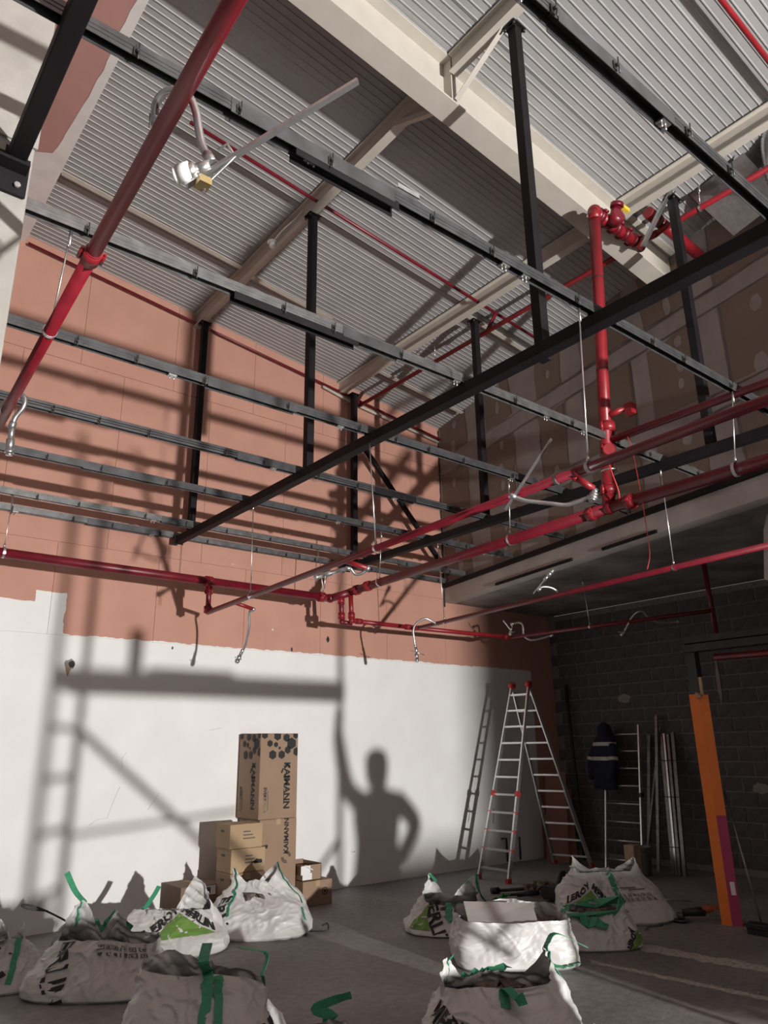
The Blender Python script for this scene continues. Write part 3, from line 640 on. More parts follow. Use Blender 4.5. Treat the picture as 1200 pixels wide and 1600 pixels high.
# ================================================================== LADDERS, LEANING STOCK
def stepladder():
    t = thing('stepladder', 'tall aluminium folding stepladder with red joints by the back wall', 'ladder', (8.9, 7.7, 0))
    A, Bf = V(8.0, 7.98, 0), V(8.0, 7.43, 0)               # front feet
    HA, HB = V(8.86, 7.92, 2.62), V(8.88, 7.60, 2.62)      # hinges
    Cr, Dr = V(9.82, 8.18, 0), V(10.22, 7.98, 0)
    Cr, Dr = V(9.80, 8.12, 0), V(9.95, 7.55, 0)
    for lo, hi, nm in ((A, HA, 'front_rail'), (Bf, HB, 'front_rail'), (Cr, HA, 'rear_rail'), (Dr, HB, 'rear_rail')):
        m_ = lo.lerp(hi, .42)
        bm = B(); bar(bm, lo + (hi - lo).normalized() * .03, m_, .062, .028, V(0, 1, 0)); obj('lower_' + nm, bm, 'aluminium', t)
        bm = B(); bar(bm, lo.lerp(hi, .36), hi, .048, .022, V(0, 1, 0)); obj('upper_' + nm, bm, 'aluminium', t)
        bm = B(); box(bm, lo + V(-.035, -.025, 0), lo + V(.035, .025, .06)); obj('foot', bm, 'red_plastic', t)
        if nm == 'front_rail':
            bm = B(); bar(bm, m_ + (lo - hi).normalized() * .05, m_ + (hi - lo).normalized() * .02, .075, .045, V(0, 1, 0)); obj('lock', bm, 'red_plastic', t)
    for h in (HA, HB):
        bm = B(); cyl(bm, h + V(0, -.035, 0), h + V(0, .035, 0), .055, 14); obj('hinge', bm, 'red_plastic', t)
        bm = B(); cyl(bm, h + V(0, -.045, 0), h + V(0, .045, 0), .02, 10); obj('hinge_pin', bm, 'black_tool', t)
    for k in range(11):
        f = .055 + k * .089
        a, b = A.lerp(HA, f), Bf.lerp(HB, f)
        bm = B(); bar(bm, a, b, .03, .026); obj('rung', bm, 'aluminium', t)
        if 1 <= k <= 4:
            for e in (a, b):
                bm = B(); cyl(bm, e + V(-.03, 0, 0), e + V(.03, 0, 0), .022, 8); obj('rung_cap', bm, 'red_plastic', t)
        a, b = Cr.lerp(HA, f), Dr.lerp(HB, f)
        bm = B(); bar(bm, a, b, .03, .026); obj('rung', bm, 'aluminium', t)
    bm = B(); tube(bm, curve([A.lerp(HA, .35) + V(.03, 0, 0), A.lerp(HA, .33) + V(.06, 0, -.05), A.lerp(HA, .3) + V(.04, -.02, -.1)], 4), .006, 5); obj('strap', bm, 'black_tool', t)
stepladder()
def straight_ladder():
    t = thing('leaning_ladder', 'single aluminium ladder leaning on the dark block wall', 'ladder', (9.9, 6.95, 0))
    La, Lb = V(9.66, 7.07, 0), V(10.6, 7.52, 2.02)
    Ra, Rb = V(10.0, 6.70, 0), V(10.62, 6.98, 2.02)
    La, Lb, Ra, Rb = V(10.05, 7.36, 0), V(10.66, 7.56, 2.02), V(10.1, 6.78, 0), V(10.66, 6.95, 2.02)
    for a, b in ((La, Lb), (Ra, Rb)):
        bm = B(); bar(bm, a, b, .055, .024, V(0, 1, 0)); obj('rail', bm, 'aluminium', t)
    for k in range(8):
        f = .06 + k * .125
        bm = B(); cyl(bm, La.lerp(Lb, f), Ra.lerp(Rb, f), .014, 8); obj('rung', bm, 'aluminium', t)
    bm = B(); box(bm, Ra.lerp(Rb, .5) + V(-.04, -.03, -.03), Ra.lerp(Rb, .5) + V(.04, .03, .03)); obj('bracket', bm, 'black_tool', t)
straight_ladder()
def jacket():
    """dark work jacket hung by its hood from the ladder top"""
    c0 = V(10.47, 7.50, 0)
    t = thing('work_jacket', 'dark navy work jacket with reflective bands hung on the leaning ladder', 'jacket', (10.47, 7.50, 1.05))
    ax = V(-.30, -.95, 0).normalized(); nx = V(-.95, .30, 0).normalized()
    def surf(a, z):
        h = (2.03 - z) / 1.0
        w = .10 + .17 * min(1, h * 2.2) ** .8 - .05 * max(0, h - .55)
        if h < .18: w = .06 + .5 * h
        d = .10 + .05 * math.sin(h * 3)
        n = noise.noise(V(a * 1.3, z * 6, 3.1)) * .03
        p = c0 + ax * (math.cos(a) * (w + n)) + nx * (math.sin(a) * (d + n)) + nx * .0 + V(.12 * (z - 1.5), 0, z)
        return p
    bm = B(); zs = [1.08 + .95 * i / 26 for i in range(27)]; rings = []
    for z in zs: rings.append([bm.verts.new(surf(2 * math.pi * k / 28, z + .05 * noise.noise(V(k * .6, 0, 1)) * (1 if z < 1.15 else 0))) for k in range(28)])
    for a, b in zip(rings, rings[1:]):
        for k in range(28): bm.faces.new((a[k], a[(k + 1) % 28], b[(k + 1) % 28], b[k]))
    bm.faces.new(rings[-1]); bm.faces.new(rings[0][::-1])
    obj('body', bm, 'navy', t, smooth=True)
    for s, zt in ((1, 1.72), (-1, 1.72)):
        bm = B(); tube(bm, curve([c0 + ax * s * .2 + V(.02, 0, zt), c0 + ax * s * .28 + nx * .05 + V(-.01, 0, zt - .22), c0 + ax * s * .25 + nx * .08 + V(-.05, 0, zt - .5)], 8), .065, 10, rr=lambda i: .075 - .0015 * i); obj('sleeve', bm, 'navy', t, smooth=True)
        bm = B(); tube(bm, [c0 + ax * s * .272 + nx * .045 + V(-.008, 0, zt - .17), c0 + ax * s * .276 + nx * .05 + V(-.01, 0, zt - .22)], .075, 12); obj('sleeve_band', bm, 'reflective', t, smooth=True)
    for z in (1.50, 1.72):
        bm = B(); lo_, hi_ = [], []
        ks = [k for k in range(29)]
        for k in ks:
            a = 2 * math.pi * k / 28
            for lst, zz in ((lo_, z), (hi_, z + .055)):
                p = surf(a, zz); c = c0 + V(.12 * (zz - 1.5), 0, zz); d = (p - c); d.z = 0; lst.append(bm.verts.new(p + d.normalized() * .006))
        for k in range(28): bm.faces.new((lo_[k], lo_[k + 1], hi_[k + 1], hi_[k]))
        obj('reflective_band', bm, 'reflective', t)
    bm = B(); bmesh.ops.create_uvsphere(bm, u_segments=14, v_segments=10, radius=.13, matrix=Matrix.Translation((10.52, 7.50, 1.94)) @ Matrix.Diagonal((.8, .85, 1.1, 1))); obj('hood', bm, 'navy', t, smooth=True)
jacket()
# thin profiles leaning at the block wall
ST = [((10.62, 7.02, 0), (10.74, 6.84, 1.86), .05, .03, 'galvanised stud standing upright just right of the leaning ladder', 'galv'),
      ((10.5, 7.0, 0), (10.72, 6.62, 1.98), .03, .03, 'slim grey profile crossing behind the upright stud', 'galv'),
      ((10.3, 6.66, 0), (10.72, 6.66, 2.16), .045, .03, 'tallest grey stud leaning on the block wall', 'galv'),
      ((10.2, 6.36, 0), (10.72, 6.62, 1.86), .05, .03, 'left stud of the bundle leaning on the block wall', 'galv'),
      ((10.18, 6.30, 0), (10.72, 6.56, 1.88), .03, .05, 'second stud of the bundle leaning on the block wall', 'zinc'),
      ((10.16, 6.24, 0), (10.72, 6.50, 1.87), .04, .04, 'third stud of the bundle leaning on the block wall', 'galv'),
      ((10.14, 6.16, 0), (10.72, 6.42, 1.9), .05, .03, 'right stud of the bundle leaning on the block wall', 'galv')]
for a, b, w, h, lab, m in ST:
    bm = B(); prism(bm, [(-w / 2, -h / 2), (w / 2, -h / 2), (w / 2, h / 2), (w / 2 - .004, h / 2), (w / 2 - .004, -h / 2 + .004), (-w / 2 + .004, -h / 2 + .004), (-w / 2 + .004, h / 2), (-w / 2, h / 2)], a, b, V(1, 0, 0))
    tag(obj('metal_stud', bm, m), lab, 'stud', 'leaning metal studs')
for z in (1.0, .35, 1.5):
    k = z / 1.87; bm = B(); c = V(10.17 + .55 * k, 6.26 + .26 * k, z); tube(bm, [c + V(-.035, .14, 0), c + V(-.04, 0, .0), c + V(-.035, -.14, 0)], .004, 5)
    tag(obj('binding_wire', bm, 'black_tool'), 'black binding wire round the stud bundle, %s' % {1.0: 'at half height', .35: 'near the floor', 1.5: 'near the top'}[z], 'wire')
bm = B(); bar(bm, (10.45, 8.05, 0), (10.74, 8.36, 2.74), .045, .03); tag(obj('dark_pole', bm, 'black_tool'), 'dark pole leaning in the corner left of the jacket', 'pole')
for i, (a, b, h, lab) in enumerate((((10.0, 8.22, 0), (10.34, 8.42, 1.32), 0, 'salmon board offcut leaning in the corner behind the stepladder'), ((10.2, 8.12, 0), (10.48, 8.36, 1.05), 1, 'smaller salmon board offcut leaning beside the corner'))):
    a, b = V(*a), V(*b); s = V(.35, -.55, 0).normalized() * (.17 if i == 0 else .10)
    bm = B(); vs = [bm.verts.new(v) for v in (a - s, a + s, b + s, b - s)]; f = bm.faces.new(vs); bmesh.ops.solidify(bm, geom=[f], thickness=.013)
    tag(obj('board_offcut', bm, 'pink_board'), lab, 'board')
# orange and magenta carton profile standing at the portal post
t = thing('orange_profile', 'tall orange and magenta cardboard profile standing on the floor', 'cardboard', (7.84, 4.32, 0))
px, py = V(-.06, .085, 0), V(.10, .03, 0)
def quad_prism(bm, base, top):
    a = [bm.verts.new(v) for v in base]; b = [bm.verts.new(v) for v in top]
    n = len(a); bm.faces.new(a[::-1]); bm.faces.new(b)
    for i in range(n): bm.faces.new((a[i], a[(i + 1) % n], b[(i + 1) % n], b[i]))
bm = B(); b0 = [V(7.80, 4.40, 0), V(7.82, 4.30, 0), V(7.90, 4.34, 0), V(7.88, 4.44, 0)]; tp = [v + V(-.02, .01, 2.24) for v in b0]
quad_prism(bm, b0, tp); obj('orange_face', bm, 'orange', t)
bm = B(); b0 = [V(7.818, 4.30, 0), V(7.862, 4.215, 0), V(7.90, 4.24, 0), V(7.90, 4.338, 0)]
quad_prism(bm, b0, [v + V(-.01, .005, 1.02) for v in b0]); obj('magenta_lower_face', bm, 'magenta', t)
bm = B(); b1 = [v + V(-.01, .005, 1.02) for v in b0]
quad_prism(bm, b1, [v + V(-.02, .01, 2.23) for v in b0]); obj('orange_side_face', bm, 'orange', t)
bm = B(); quad_prism(bm, [V(7.828, 4.268, .28), V(7.848, 4.23, .28), V(7.85, 4.232, .28), V(7.83, 4.27, .28)], [V(7.826, 4.27, .40), V(7.846, 4.232, .40), V(7.848, 4.234, .40), V(7.828, 4.272, .40)]); obj('paper_label', bm, 'paper', t)
r = random.Random(4); bm = B(); vs = [bm.verts.new(V(7.80, 4.34, 2.2) + V(r.uniform(-.04, .04), r.uniform(-.08, .05), r.uniform(-.03, .08))) for _ in range(10)]; bmesh.ops.convex_hull(bm, input=vs); obj('torn_top', bm, 'card_light', t)
bm = B(); box(bm, (7.84, 4.28, 2.18), (7.865, 4.31, 2.42)); tag(obj('wooden_stick', bm, 'wood'), 'short wooden stick on top of the orange profile', 'stick')
# dark steel portal behind it
t = thing('steel_portal', 'dark steel portal frame at the right edge behind the orange profile', 'frame', (7.95, 4.4, 0))
bm = B(); box(bm, (7.92, 4.36, 0), (8.02, 4.46, 2.72)); obj('post', bm, 'dark_frame', t)
bm = B(); bar(bm, (7.9, 4.42, 2.83), (7.9, 1.5, 2.83), .12, .07); obj('upper_rail', bm, 'dark_frame', t)
bm = B(); bar(bm, (7.9, 4.44, 2.74), (7.9, 1.5, 2.74), .14, .08); obj('lower_rail', bm, 'dark_frame', t)
bm = B(); box(bm, (7.85, 4.425, 2.79), (7.95, 4.43, 2.86)); obj('open_end', bm, 'print_black', t)
bm = B(); r = random.Random(8); vs = [bm.verts.new(V(7.35, 3.0, 3.5) + V(r.uniform(-.12, .12), r.uniform(-.12, .2), r.uniform(-.36, .45))) for _ in range(18)]; bmesh.ops.convex_hull(bm, input=vs)
struct('trim_4', bm, 'plaster_strip', 'broken plaster edge hanging at the right image edge')
# broom
t = thing('broom', 'broom with thin grey handle standing at the right edge', 'broom', (7.67, 3.92, 0))
bm = B(); cyl(bm, (7.67, 3.92, .07), (7.98, 4.27, 1.25), .011, 8); obj('handle', bm, 'galv', t)
bm = B(); box(bm, (7.6, 3.75, .05), (7.72, 4.05, .10)); obj('head', bm, 'black_tool', t, bevel=.01)
bm = B(); box(bm, (7.61, 3.755, 0.0), (7.71, 4.045, .05)); obj('bristles', bm, 'black_tool', t)

# ================================================================== CARTONS
def text_mesh(body, size=1., bold=0.):
    cu = bpy.data.curves.new('lettering', 'FONT'); cu.body = body; cu.size = size; cu.resolution_u = 2; cu.offset = bold
    cu.align_x = 'CENTER'; cu.align_y = 'CENTER'
    o = bpy.data.objects.new('lettering', cu); COL.objects.link(o)
    dg = bpy.context.evaluated_depsgraph_get(); dg.update()
    me = bpy.data.meshes.new_from_object(o.evaluated_get(dg))
    vs = [v.co.copy() for v in me.vertices]; fs = [tuple(p.vertices) for p in me.polygons]
    bpy.data.objects.remove(o); bpy.data.curves.remove(cu); bpy.data.meshes.remove(me)
    return vs, fs
def print_flat(bm, body, size, at, ux, uy, bold=.0, sx=1.):
    vs, fs = text_mesh(body, size, bold); ux, uy, at = V(*ux), V(*uy), V(*at)
    nv = [bm.verts.new(at + ux * v.x * sx + uy * v.y) for v in vs]
    for f in fs:
        try: bm.faces.new([nv[i] for i in f])
        except ValueError: pass
def poly(bm, pts): bm.faces.new([bm.verts.new(p) for p in pts])
def hexa(bm, at, ux, uy, r, clip=None):
    pts = []
    for k in range(6):
        a = math.pi / 6 + k * math.pi / 3
        x, y = math.cos(a) * r, math.sin(a) * r
        if clip:
            x = min(max(x, clip[0]), clip[1]); y = min(max(y, clip[2]), clip[3])
        pts.append(V(*at) + V(*ux) * x + V(*uy) * y)
    try: poly(bm, pts)
    except ValueError: pass
def carton(name, label, lo, hi, m='card', rotz=0., flaps=None):
    cx, cy = (lo[0] + hi[0]) / 2, (lo[1] + hi[1]) / 2
    t = thing(name, label, 'box', (cx, cy, lo[2]), rotz)
    w, d, h = (hi[0] - lo[0]) / 2, (hi[1] - lo[1]) / 2, hi[2] - lo[2]
    bm = B(); box(bm, (-w, -d, 0), (w, d, h)); obj('carton', bm, m, t, local=True, bevel=.006)
    bm = B(); box(bm, (-.03, -d - .0005, h * .0 + h - .06), (.03, d + .0005, h + .001)); obj('tape', bm, 'card_light', t, local=True)
    return t, w, d, h
UX, UZ = (1, 0, 0), (0, 0, 1)
EPS = .0025
HEX = [(-.20, 1.0, .05), (-.03, .99, .06), (.09, .97, .055), (.22, 1.0, .05), (-.13, .9, .045), (-.05, .885, .035), (.16, .9, .075), (-.0, .845, .02), (-.09, .765, .06), (.03, .765, .055), (.11, .82, .05), (.235, .80, .06)]
def kaimann_print(t, w, d, h, upright):
    # front (-y) and left (-x) faces
    for face in ('front', 'side'):
        bm = B(); W_ = w if face == 'front' else d
        if face == 'front': P0 = lambda x, z: V(x, -d - EPS, z); ux = V(1, 0, 0)
        else: P0 = lambda x, z: V(-w - EPS, -x, z); ux = V(0, -1, 0)
        uz = V(0, 0, 1)
        if upright:
            for hx, hz, r in HEX:
                x = hx * W_ / .25; zc = h * (.62 + (hz - .6) * .95) if False else h * hz - .02
                hexa(bm, P0(x, zc), ux, uz, r * .92, clip=(-W_ - x + .004, W_ - x - .004, -1, h - zc - .004))
            obj('hexagon_pattern', bm, 'print_black', t, local=True)['kind'] = 'stuff'; bm = B()
            print_flat(bm, 'KAIMANN', .115, P0(W_ * .42, h * .38), -uz, ux, .004)
            obj('large_lettering', bm, 'print_black', t, local=True); bm = B()
            poly(bm, (P0(W_ * .27, h * .16), P0(W_ * .30, h * .16), P0(W_ * .30, h * .34), P0(W_ * .27, h * .34)))
            for k in range(3):
                for s in (-1, 1):
                    cx, cz = W_ * .42, h * .545
                    rr = .045 + .012 * k
                    pts = [P0(cx + math.cos(a) * rr, cz + math.sin(a) * rr * 1.1) for a in [(s * 1.57) + j * .3 - .75 for j in range(6)]]
                    q = [P0(cx + math.cos(a) * (rr + .007), cz + math.sin(a) * (rr + .007) * 1.1) for a in [(s * 1.57) + j * .3 - .75 for j in range(6)]]
                    for a, b, c, e in zip(pts, pts[1:], q[1:], q): poly(bm, (a, b, c, e))
            poly(bm, (P0(W_ * .16, h * .52), P0(W_ * .26, h * .575), P0(W_ * .20, h * .59), P0(W_ * .10, h * .535)))
            obj('round_emblem', bm, 'print_black', t, local=True); bm = B()
            print_flat(bm, 'EVERY', .052, P0(-W_ * .70, h * .29), -uz, ux, .002)
            obj('small_lettering', bm, 'print_black', t, local=True)
            bm = B(); print_flat(bm, 'CELL B', .045, P0(-W_ * .70, h * .15), -uz, ux); poly(bm, (P0(-W_ * .56, h * .1), P0(-W_ * .53, h * .1), P0(-W_ * .53, h * .33), P0(-W_ * .56, h * .33))); obj('pale_print', bm, 'print_grey', t, local=True)
        else:
            if face == 'front':
                print_flat(bm, 'KAIMANN', .085, P0(W_ * .45, h * .80), uz, -ux, .003)
                for k in range(3):
                    cx, cz = W_ * .45, h * .56; rr = .035 + .012 * k
                    for s in (0, math.pi):
                        pts = [P0(cx + math.cos(a) * rr, cz + math.sin(a) * rr) for a in [s + j * .3 for j in range(7)]]; q = [P0(cx + math.cos(a) * (rr + .007), cz + math.sin(a) * (rr + .007)) for a in [s + j * .3 for j in range(7)]]
                        for a, b, c, e in zip(pts, pts[1:], q[1:], q): poly(bm, (a, b, c, e))
                print_flat(bm, 'EVERY', .085, P0(W_ * .35, h * .19), ux, uz, .003)
                poly(bm, (P0(-W_ * .88, h * .665), P0(-W_ * .55, h * .68), P0(-W_ * .55, h * .72), P0(-W_ * .88, h * .71)))
                obj('print', bm, 'print_black', t, local=True)
                bm = B(); poly(bm, (P0(-W_ * .35, h * .25), P0(W_ * .7, h * .25), P0(W_ * .7, h * .268), P0(-W_ * .35, h * .268))); poly(bm, (P0(-W_ * .45, h * .17), P0(-W_ * .12, h * .17), P0(-W_ * .12, h * .19), P0(-W_ * .45, h * .19))); obj('pale_print', bm, 'print_grey', t, local=True)
            else:
                bm.free()
t, w, d, h = carton('tall_carton', 'tall printed cardboard carton at the bottom of the two by the wall', (4.63, 8.13, 0), (5.13, 8.63, .95)); kaimann_print(t, w, d, h, False)
bm = B(); box(bm, (-.252, -.02, .7), (-.25, .16, .84)); obj('white_label', bm, 'paper', t, local=True)
t, w, d, h = carton('tall_carton', 'tall printed cardboard carton with black hexagons, standing on top', (4.60, 8.12, .953), (5.12, 8.64, 1.915)); kaimann_print(t, w, d, h, True)
for i, (lo, hi, lab, m) in enumerate((((4.16, 7.86, 0.0), (4.56, 8.2, .22), 'small carton at the bottom of the left stack', 'card'), ((4.13, 7.84, .222), (4.55, 8.18, .46), 'small carton second from the floor in the left stack', 'card'), ((4.14, 7.86, .462), (4.56, 8.2, .70), 'small carton third from the floor, torn at its right side', 'card_light'), ((4.12, 7.87, .702), (4.52, 8.2, .95), 'small carton on top of the left stack', 'card_light'))):
    t, w, d, h = carton('small_carton', lab, lo, hi, m)
    bm = B()
    for k, L_ in enumerate((.09, .12, .15)):
        z = h * (.66 - .14 * k); poly(bm, (V(-.04, -d - EPS, z), V(-.04 + L_, -d - EPS, z), V(-.04 + L_, -d - EPS, z + .012), V(-.04, -d - EPS, z + .012)))
    poly(bm, (V(-w - EPS, .05, h * .66), V(-w - EPS, -.03, h * .66), V(-w - EPS, -.03, h * .76), V(-w - EPS, .05, h * .76))); obj('print', bm, 'print_grey', t, local=True)
    if i == 2:
        bm = B(); rr = random.Random(3); poly(bm, [V(.12 + .075 * math.cos(a) * rr.uniform(.6, 1.), -d - EPS, h * .42 + .035 * math.sin(a) * rr.uniform(.5, 1.)) for a in [j * .7 for j in range(9)]]); obj('torn_hole', bm, 'print_black', t, local=True)
t, w, d, h = carton('wide_carton', 'low brown carton behind the bags, left of the stacks', (3.72, 8.15, 0), (4.2, 8.6, .34), 'card_dark')
bm = B(); box(bm, (-.03, -d - .004, .24), (.16, -d - .001, .33)); obj('white_label', bm, 'paper', t, local=True)
bm = B(); box(bm, (-.02, -d - .006, .255), (.1, -d - .004, .315)); obj('label_print', bm, 'print_grey', t, local=True)
t, w, d, h = carton('wide_carton', 'brown carton with round stamp right of the tall cartons', (5.14, 7.98, 0), (5.55, 8.4, .262), 'card')
bm = B()
for r0, r1 in ((.032, .042), (.0, .016)):
    for k in range(14):
        a, b = k * math.pi / 7, (k + 1) * math.pi / 7
        P_ = lambda r_, an: V(.10 + math.cos(an) * r_, -d - EPS, .14 + math.sin(an) * r_)
        if r0: poly(bm, (P_(r0, a), P_(r1, a), P_(r1, b), P_(r0, b)))
        else: poly(bm, (P_(r1, a), P_(r1, b), V(.10, -d - EPS, .14)))
obj('round_stamp', bm, 'print_black', t, local=True)
t = thing('open_carton', 'open brown carton with white papers right of the tall cartons', 'box', (5.3, 8.22, .264))
for nm, lo, hi in (('bottom', (5.15, 8.02, .264), (5.42, 8.42, .27)), ('front_side', (5.15, 8.02, .264), (5.42, 8.026, .43)), ('rear_side', (5.15, 8.414, .264), (5.42, 8.42, .45)), ('left_side', (5.15, 8.02, .264), (5.156, 8.42, .44)), ('right_side', (5.414, 8.02, .264), (5.42, 8.42, .44))):
    bm = B(); box(bm, lo, hi); obj(nm, bm, 'card', t)
bm = B(); box(bm, (5.17, 7.99, .40), (5.29, 8.02, .41), Matrix.Rotation(.5, 3, 'Y')); box(bm, (5.13, 8.012, .33), (5.26, 8.018, .425)); box(bm, (5.15, 8.008, .275), (5.28, 8.016, .345)); obj('paper_label', bm, 'paper', t)
# ================================================================== RUBBLE BAGS
class Bag:
    def __init__(s, label, c, a, b, h, rot=0., top=(0, 0), taper=.85, bulge=.12, n=3.5, peaks=(), seed=1, amp=1., z0=0., q=0.):
        s.q = q
        s.c, s.a, s.b, s.h, s.rot, s.top, s.taper, s.bulge, s.n, s.peaks, s.seed, s.amp = V(c[0], c[1], z0), a, b, h, math.radians(rot), V(top[0], top[1], 0), taper, bulge, n, peaks, seed, amp
        s.t = thing('rubble_bag', label, 'bag', (c[0], c[1], z0), 0, 'white woven rubble bags')
    def rim(s, th):
        H = s.h
        for pk in s.peaks:
            d = (th - math.radians(pk[0]) + math.pi) % (2 * math.pi) - math.pi
            e = abs(d) / math.radians(pk[2] * 1.7); H += pk[1] * (max(0., 1 - math.sqrt(e * e + .006)) if pk[1] > 0 else math.exp(-(e * 1.7) ** 2))
        return H
    def at(s, th, t):
        """world point on the bag skin; th is a world angle"""
        q = th - s.rot
        k = t ** 1.12; r = (abs(math.cos(q) / s.a) ** s.n + abs(math.sin(q) / s.b) ** s.n) ** (-1 / s.n)
        sc = 1 + s.bulge * math.sin(math.pi * min(1, t * 1.25 + .12)) + (s.taper - 1) * k
        pull = 0.
        for pk in s.peaks:
            if len(pk) > 3:
                d = (th - math.radians(pk[0]) + math.pi) % (2 * math.pi) - math.pi
                pull += pk[3] * math.exp(-(d / math.radians(pk[2])) ** 2) * t ** 2
        sc *= 1 - pull
        if t < .06: sc *= .94 + t
        p = V(math.cos(th), math.sin(th), 0)
        z = s.rim(th) * t
        ax = V(math.cos(s.rot), math.sin(s.rot), 0); ay = V(-ax.y, ax.x, 0)
        base = ax * (r * sc * math.cos(q)) + ay * (r * sc * math.sin(q) * (1 - s.q * k)) + s.top * (t ** 2)
        w = V(base.x, base.y, z) + V(s.seed * 7.3, s.seed * 3.1, s.seed * 1.7)
        big = noise.noise(w * 3.0) * .05
        wr = w + V(noise.noise(w * 2.1), noise.noise(w * 2.1 + V(9, 0, 0)), noise.noise(w * 2.1 + V(0, 9, 0))) * .25
        rid = (.5 - abs(noise.noise(V(wr.x * 4.4, wr.y * 4.4, wr.z * 3.4)))) * .06 - .018
        c2 = noise.noise(V(wr.x * 7 + w.z * 6, wr.y * 7 - w.z * 5, wr.z * 5)); rid2 = (1 - min(1, abs(c2) * 5)) * .016
        c3 = noise.noise(V(wr.x * 12 - w.z * 8, wr.y * 12 + w.z * 9, wr.z * 7) + V(5, 1, 2)); rid2 += (1 - min(1, abs(c3) * 5)) * .008
        fine = noise.noise(w * 34) * .003
        env = s.amp * (.35 + .65 * min(1, t * 4)) * (.6 + .4 * t)
        off = (big + rid - .02 + rid2 + fine) * env
        base += p * off; z += (big * .3 + rid2 * .4) * env * min(1, t * 3)
        return s.c + V(base.x, base.y, max(z, .003 if t > 0 else 0.0))
    def nrm(s, th, t):
        e = .012; du = s.at(th + e, t) - s.at(th - e, t); dv = s.at(th, min(1, t + e)) - s.at(th, max(0, t - e))
        n = du.cross(dv); n.normalize()
        o = V(math.cos(th), math.sin(th), 0)
        return n if n.dot(o) > -.2 else -n
    def skin(s, NT=168, NZ=66, m='white_sheet'):
        bm = B(); rows = []
        for j in range(NZ + 1):
            t = j / NZ
            rows.append([bm.verts.new(s.at(2 * math.pi * k / NT, t)) for k in range(NT)])
        for a, b in zip(rows, rows[1:]):
            for k in range(NT): bm.faces.new((a[k], a[(k + 1) % NT], b[(k + 1) % NT], b[k]))
        bm.faces.new(rows[0][::-1])
        obj('sack', bm, m, s.t, smooth=True); return s
    def fill(s, t=.62, m='rubble', n=38, seed=0, light=.25):
        """rough debris surface inside plus single lumps"""
        r = random.Random(s.seed * 31 + seed); bm = B(); NT = 40; rings = []; cen = V(0, 0, 0)
        ring = [s.at(2 * math.pi * k / NT, t) for k in range(NT)]
        zc = min(p.z for p in ring) * .8 + .2 * s.h * t - .02
        for p in ring: cen += p / NT
        cen.z = zc
        for f in (.88, .68, .45, .22):
            rings.append([bm.verts.new(V(cen.x + (p.x - cen.x) * f, cen.y + (p.y - cen.y) * f, zc + .05 * noise.noise(p * 9 * f + V(s.seed, 0, 0)) + .03 * (1 - f))) for p in ring])
        for a, b in zip(rings, rings[1:]):
            for k in range(NT): bm.faces.new((a[k], a[(k + 1) % NT], b[(k + 1) % NT], b[k]))
        bm.faces.new(rings[-1])
        for k in range(n):
            p = r.choice(ring); f = math.sqrt(r.random()) * .68
            c = V(cen.x + (p.x - cen.x) * f, cen.y + (p.y - cen.y) * f, zc + .02); sz = r.uniform(.03, .09)
            vs = [bm.verts.new(c + V(r.uniform(-1, 1), r.uniform(-1, 1), r.uniform(-.5, .6)) * sz) for _ in range(8)]
            bmesh.ops.convex_hull(bm, input=vs)
        o = obj('debris', bm, m, s.t); o['kind'] = 'stuff'; return s
    def strap(s, path, w=.05, extra=(), m='green_strap', name='strap'):
        """path: (deg, t, lift) on the skin; extra: free world offsets after its end"""
        P = []; S = []
        cp = [V(a, t, l) for a, t, l in path]
        for v in curve(cp, 6):
            th = math.radians(v.x); P.append(s.at(th, min(1, max(0, v.y))) + s.nrm(th, min(.97, max(.03, v.y))) * (.006 + v.z))
            S.append(V(-math.sin(th), math.cos(th), 0))
        if extra:
            ex = curve([P[-1]] + [s.c + V(*e) for e in extra], 6)[1:]
            for e in ex: P.append(e); S.append(S[-1])
        bm = B(); ribbon(bm, P, lambda i: S[i], w, .003); obj(name, bm, m, s.t); return s
    def ink(s, body, size, deg, t0, ang, m='print_black', bold=.0, dx=0., dy=0.):
        vs, fs = text_mesh(body, size, bold); bm = B(); ca, sa = math.cos(ang), math.sin(ang)
        th0 = math.radians(deg); c0 = s.at(th0, t0); R_ = max(.15, math.hypot(c0.x - s.c.x, c0.y - s.c.y)); H = s.rim(th0)
        nv = []
        for v in vs:
            x, y = v.x * ca - v.y * sa + dx, v.x * sa + v.y * ca + dy
            th = th0 + x / R_; t = min(.98, max(.02, t0 + y / H))
            nv.append(bm.verts.new(s.at(th, t) + s.nrm(th, t) * .009))
        for f in fs:
            try: bm.faces.new([nv[i] for i in f])
            except ValueError: pass
        obj('lettering', bm, m, s.t); return s
    def tri(s, pts, deg, t0, m='print_green', n=7):
        """printed triangle, subdivided so that it follows the skin"""
        bm = B(); th0 = math.radians(deg); c0 = s.at(th0, t0); R_ = max(.15, math.hypot(c0.x - s.c.x, c0.y - s.c.y)); H = s.rim(th0)
        A_, B_, C_ = [Vector(p) for p in pts]; g = {}
        for i in range(n + 1):
            for j in range(n + 1 - i):
                q = A_ + (B_ - A_) * (i / n) + (C_ - A_) * (j / n)
                th = th0 + q.x / R_; t = min(.98, max(.02, t0 + q.y / H)); g[i, j] = bm.verts.new(s.at(th, t) + s.nrm(th, t) * .007)
        for i in range(n):
            for j in range(n - i):
                bm.faces.new((g[i, j], g[i + 1, j], g[i, j + 1]))
                if j < n - i - 1: bm.faces.new((g[i + 1, j], g[i + 1, j + 1], g[i, j + 1]))
        obj('green_logo', bm, m, s.t); return s
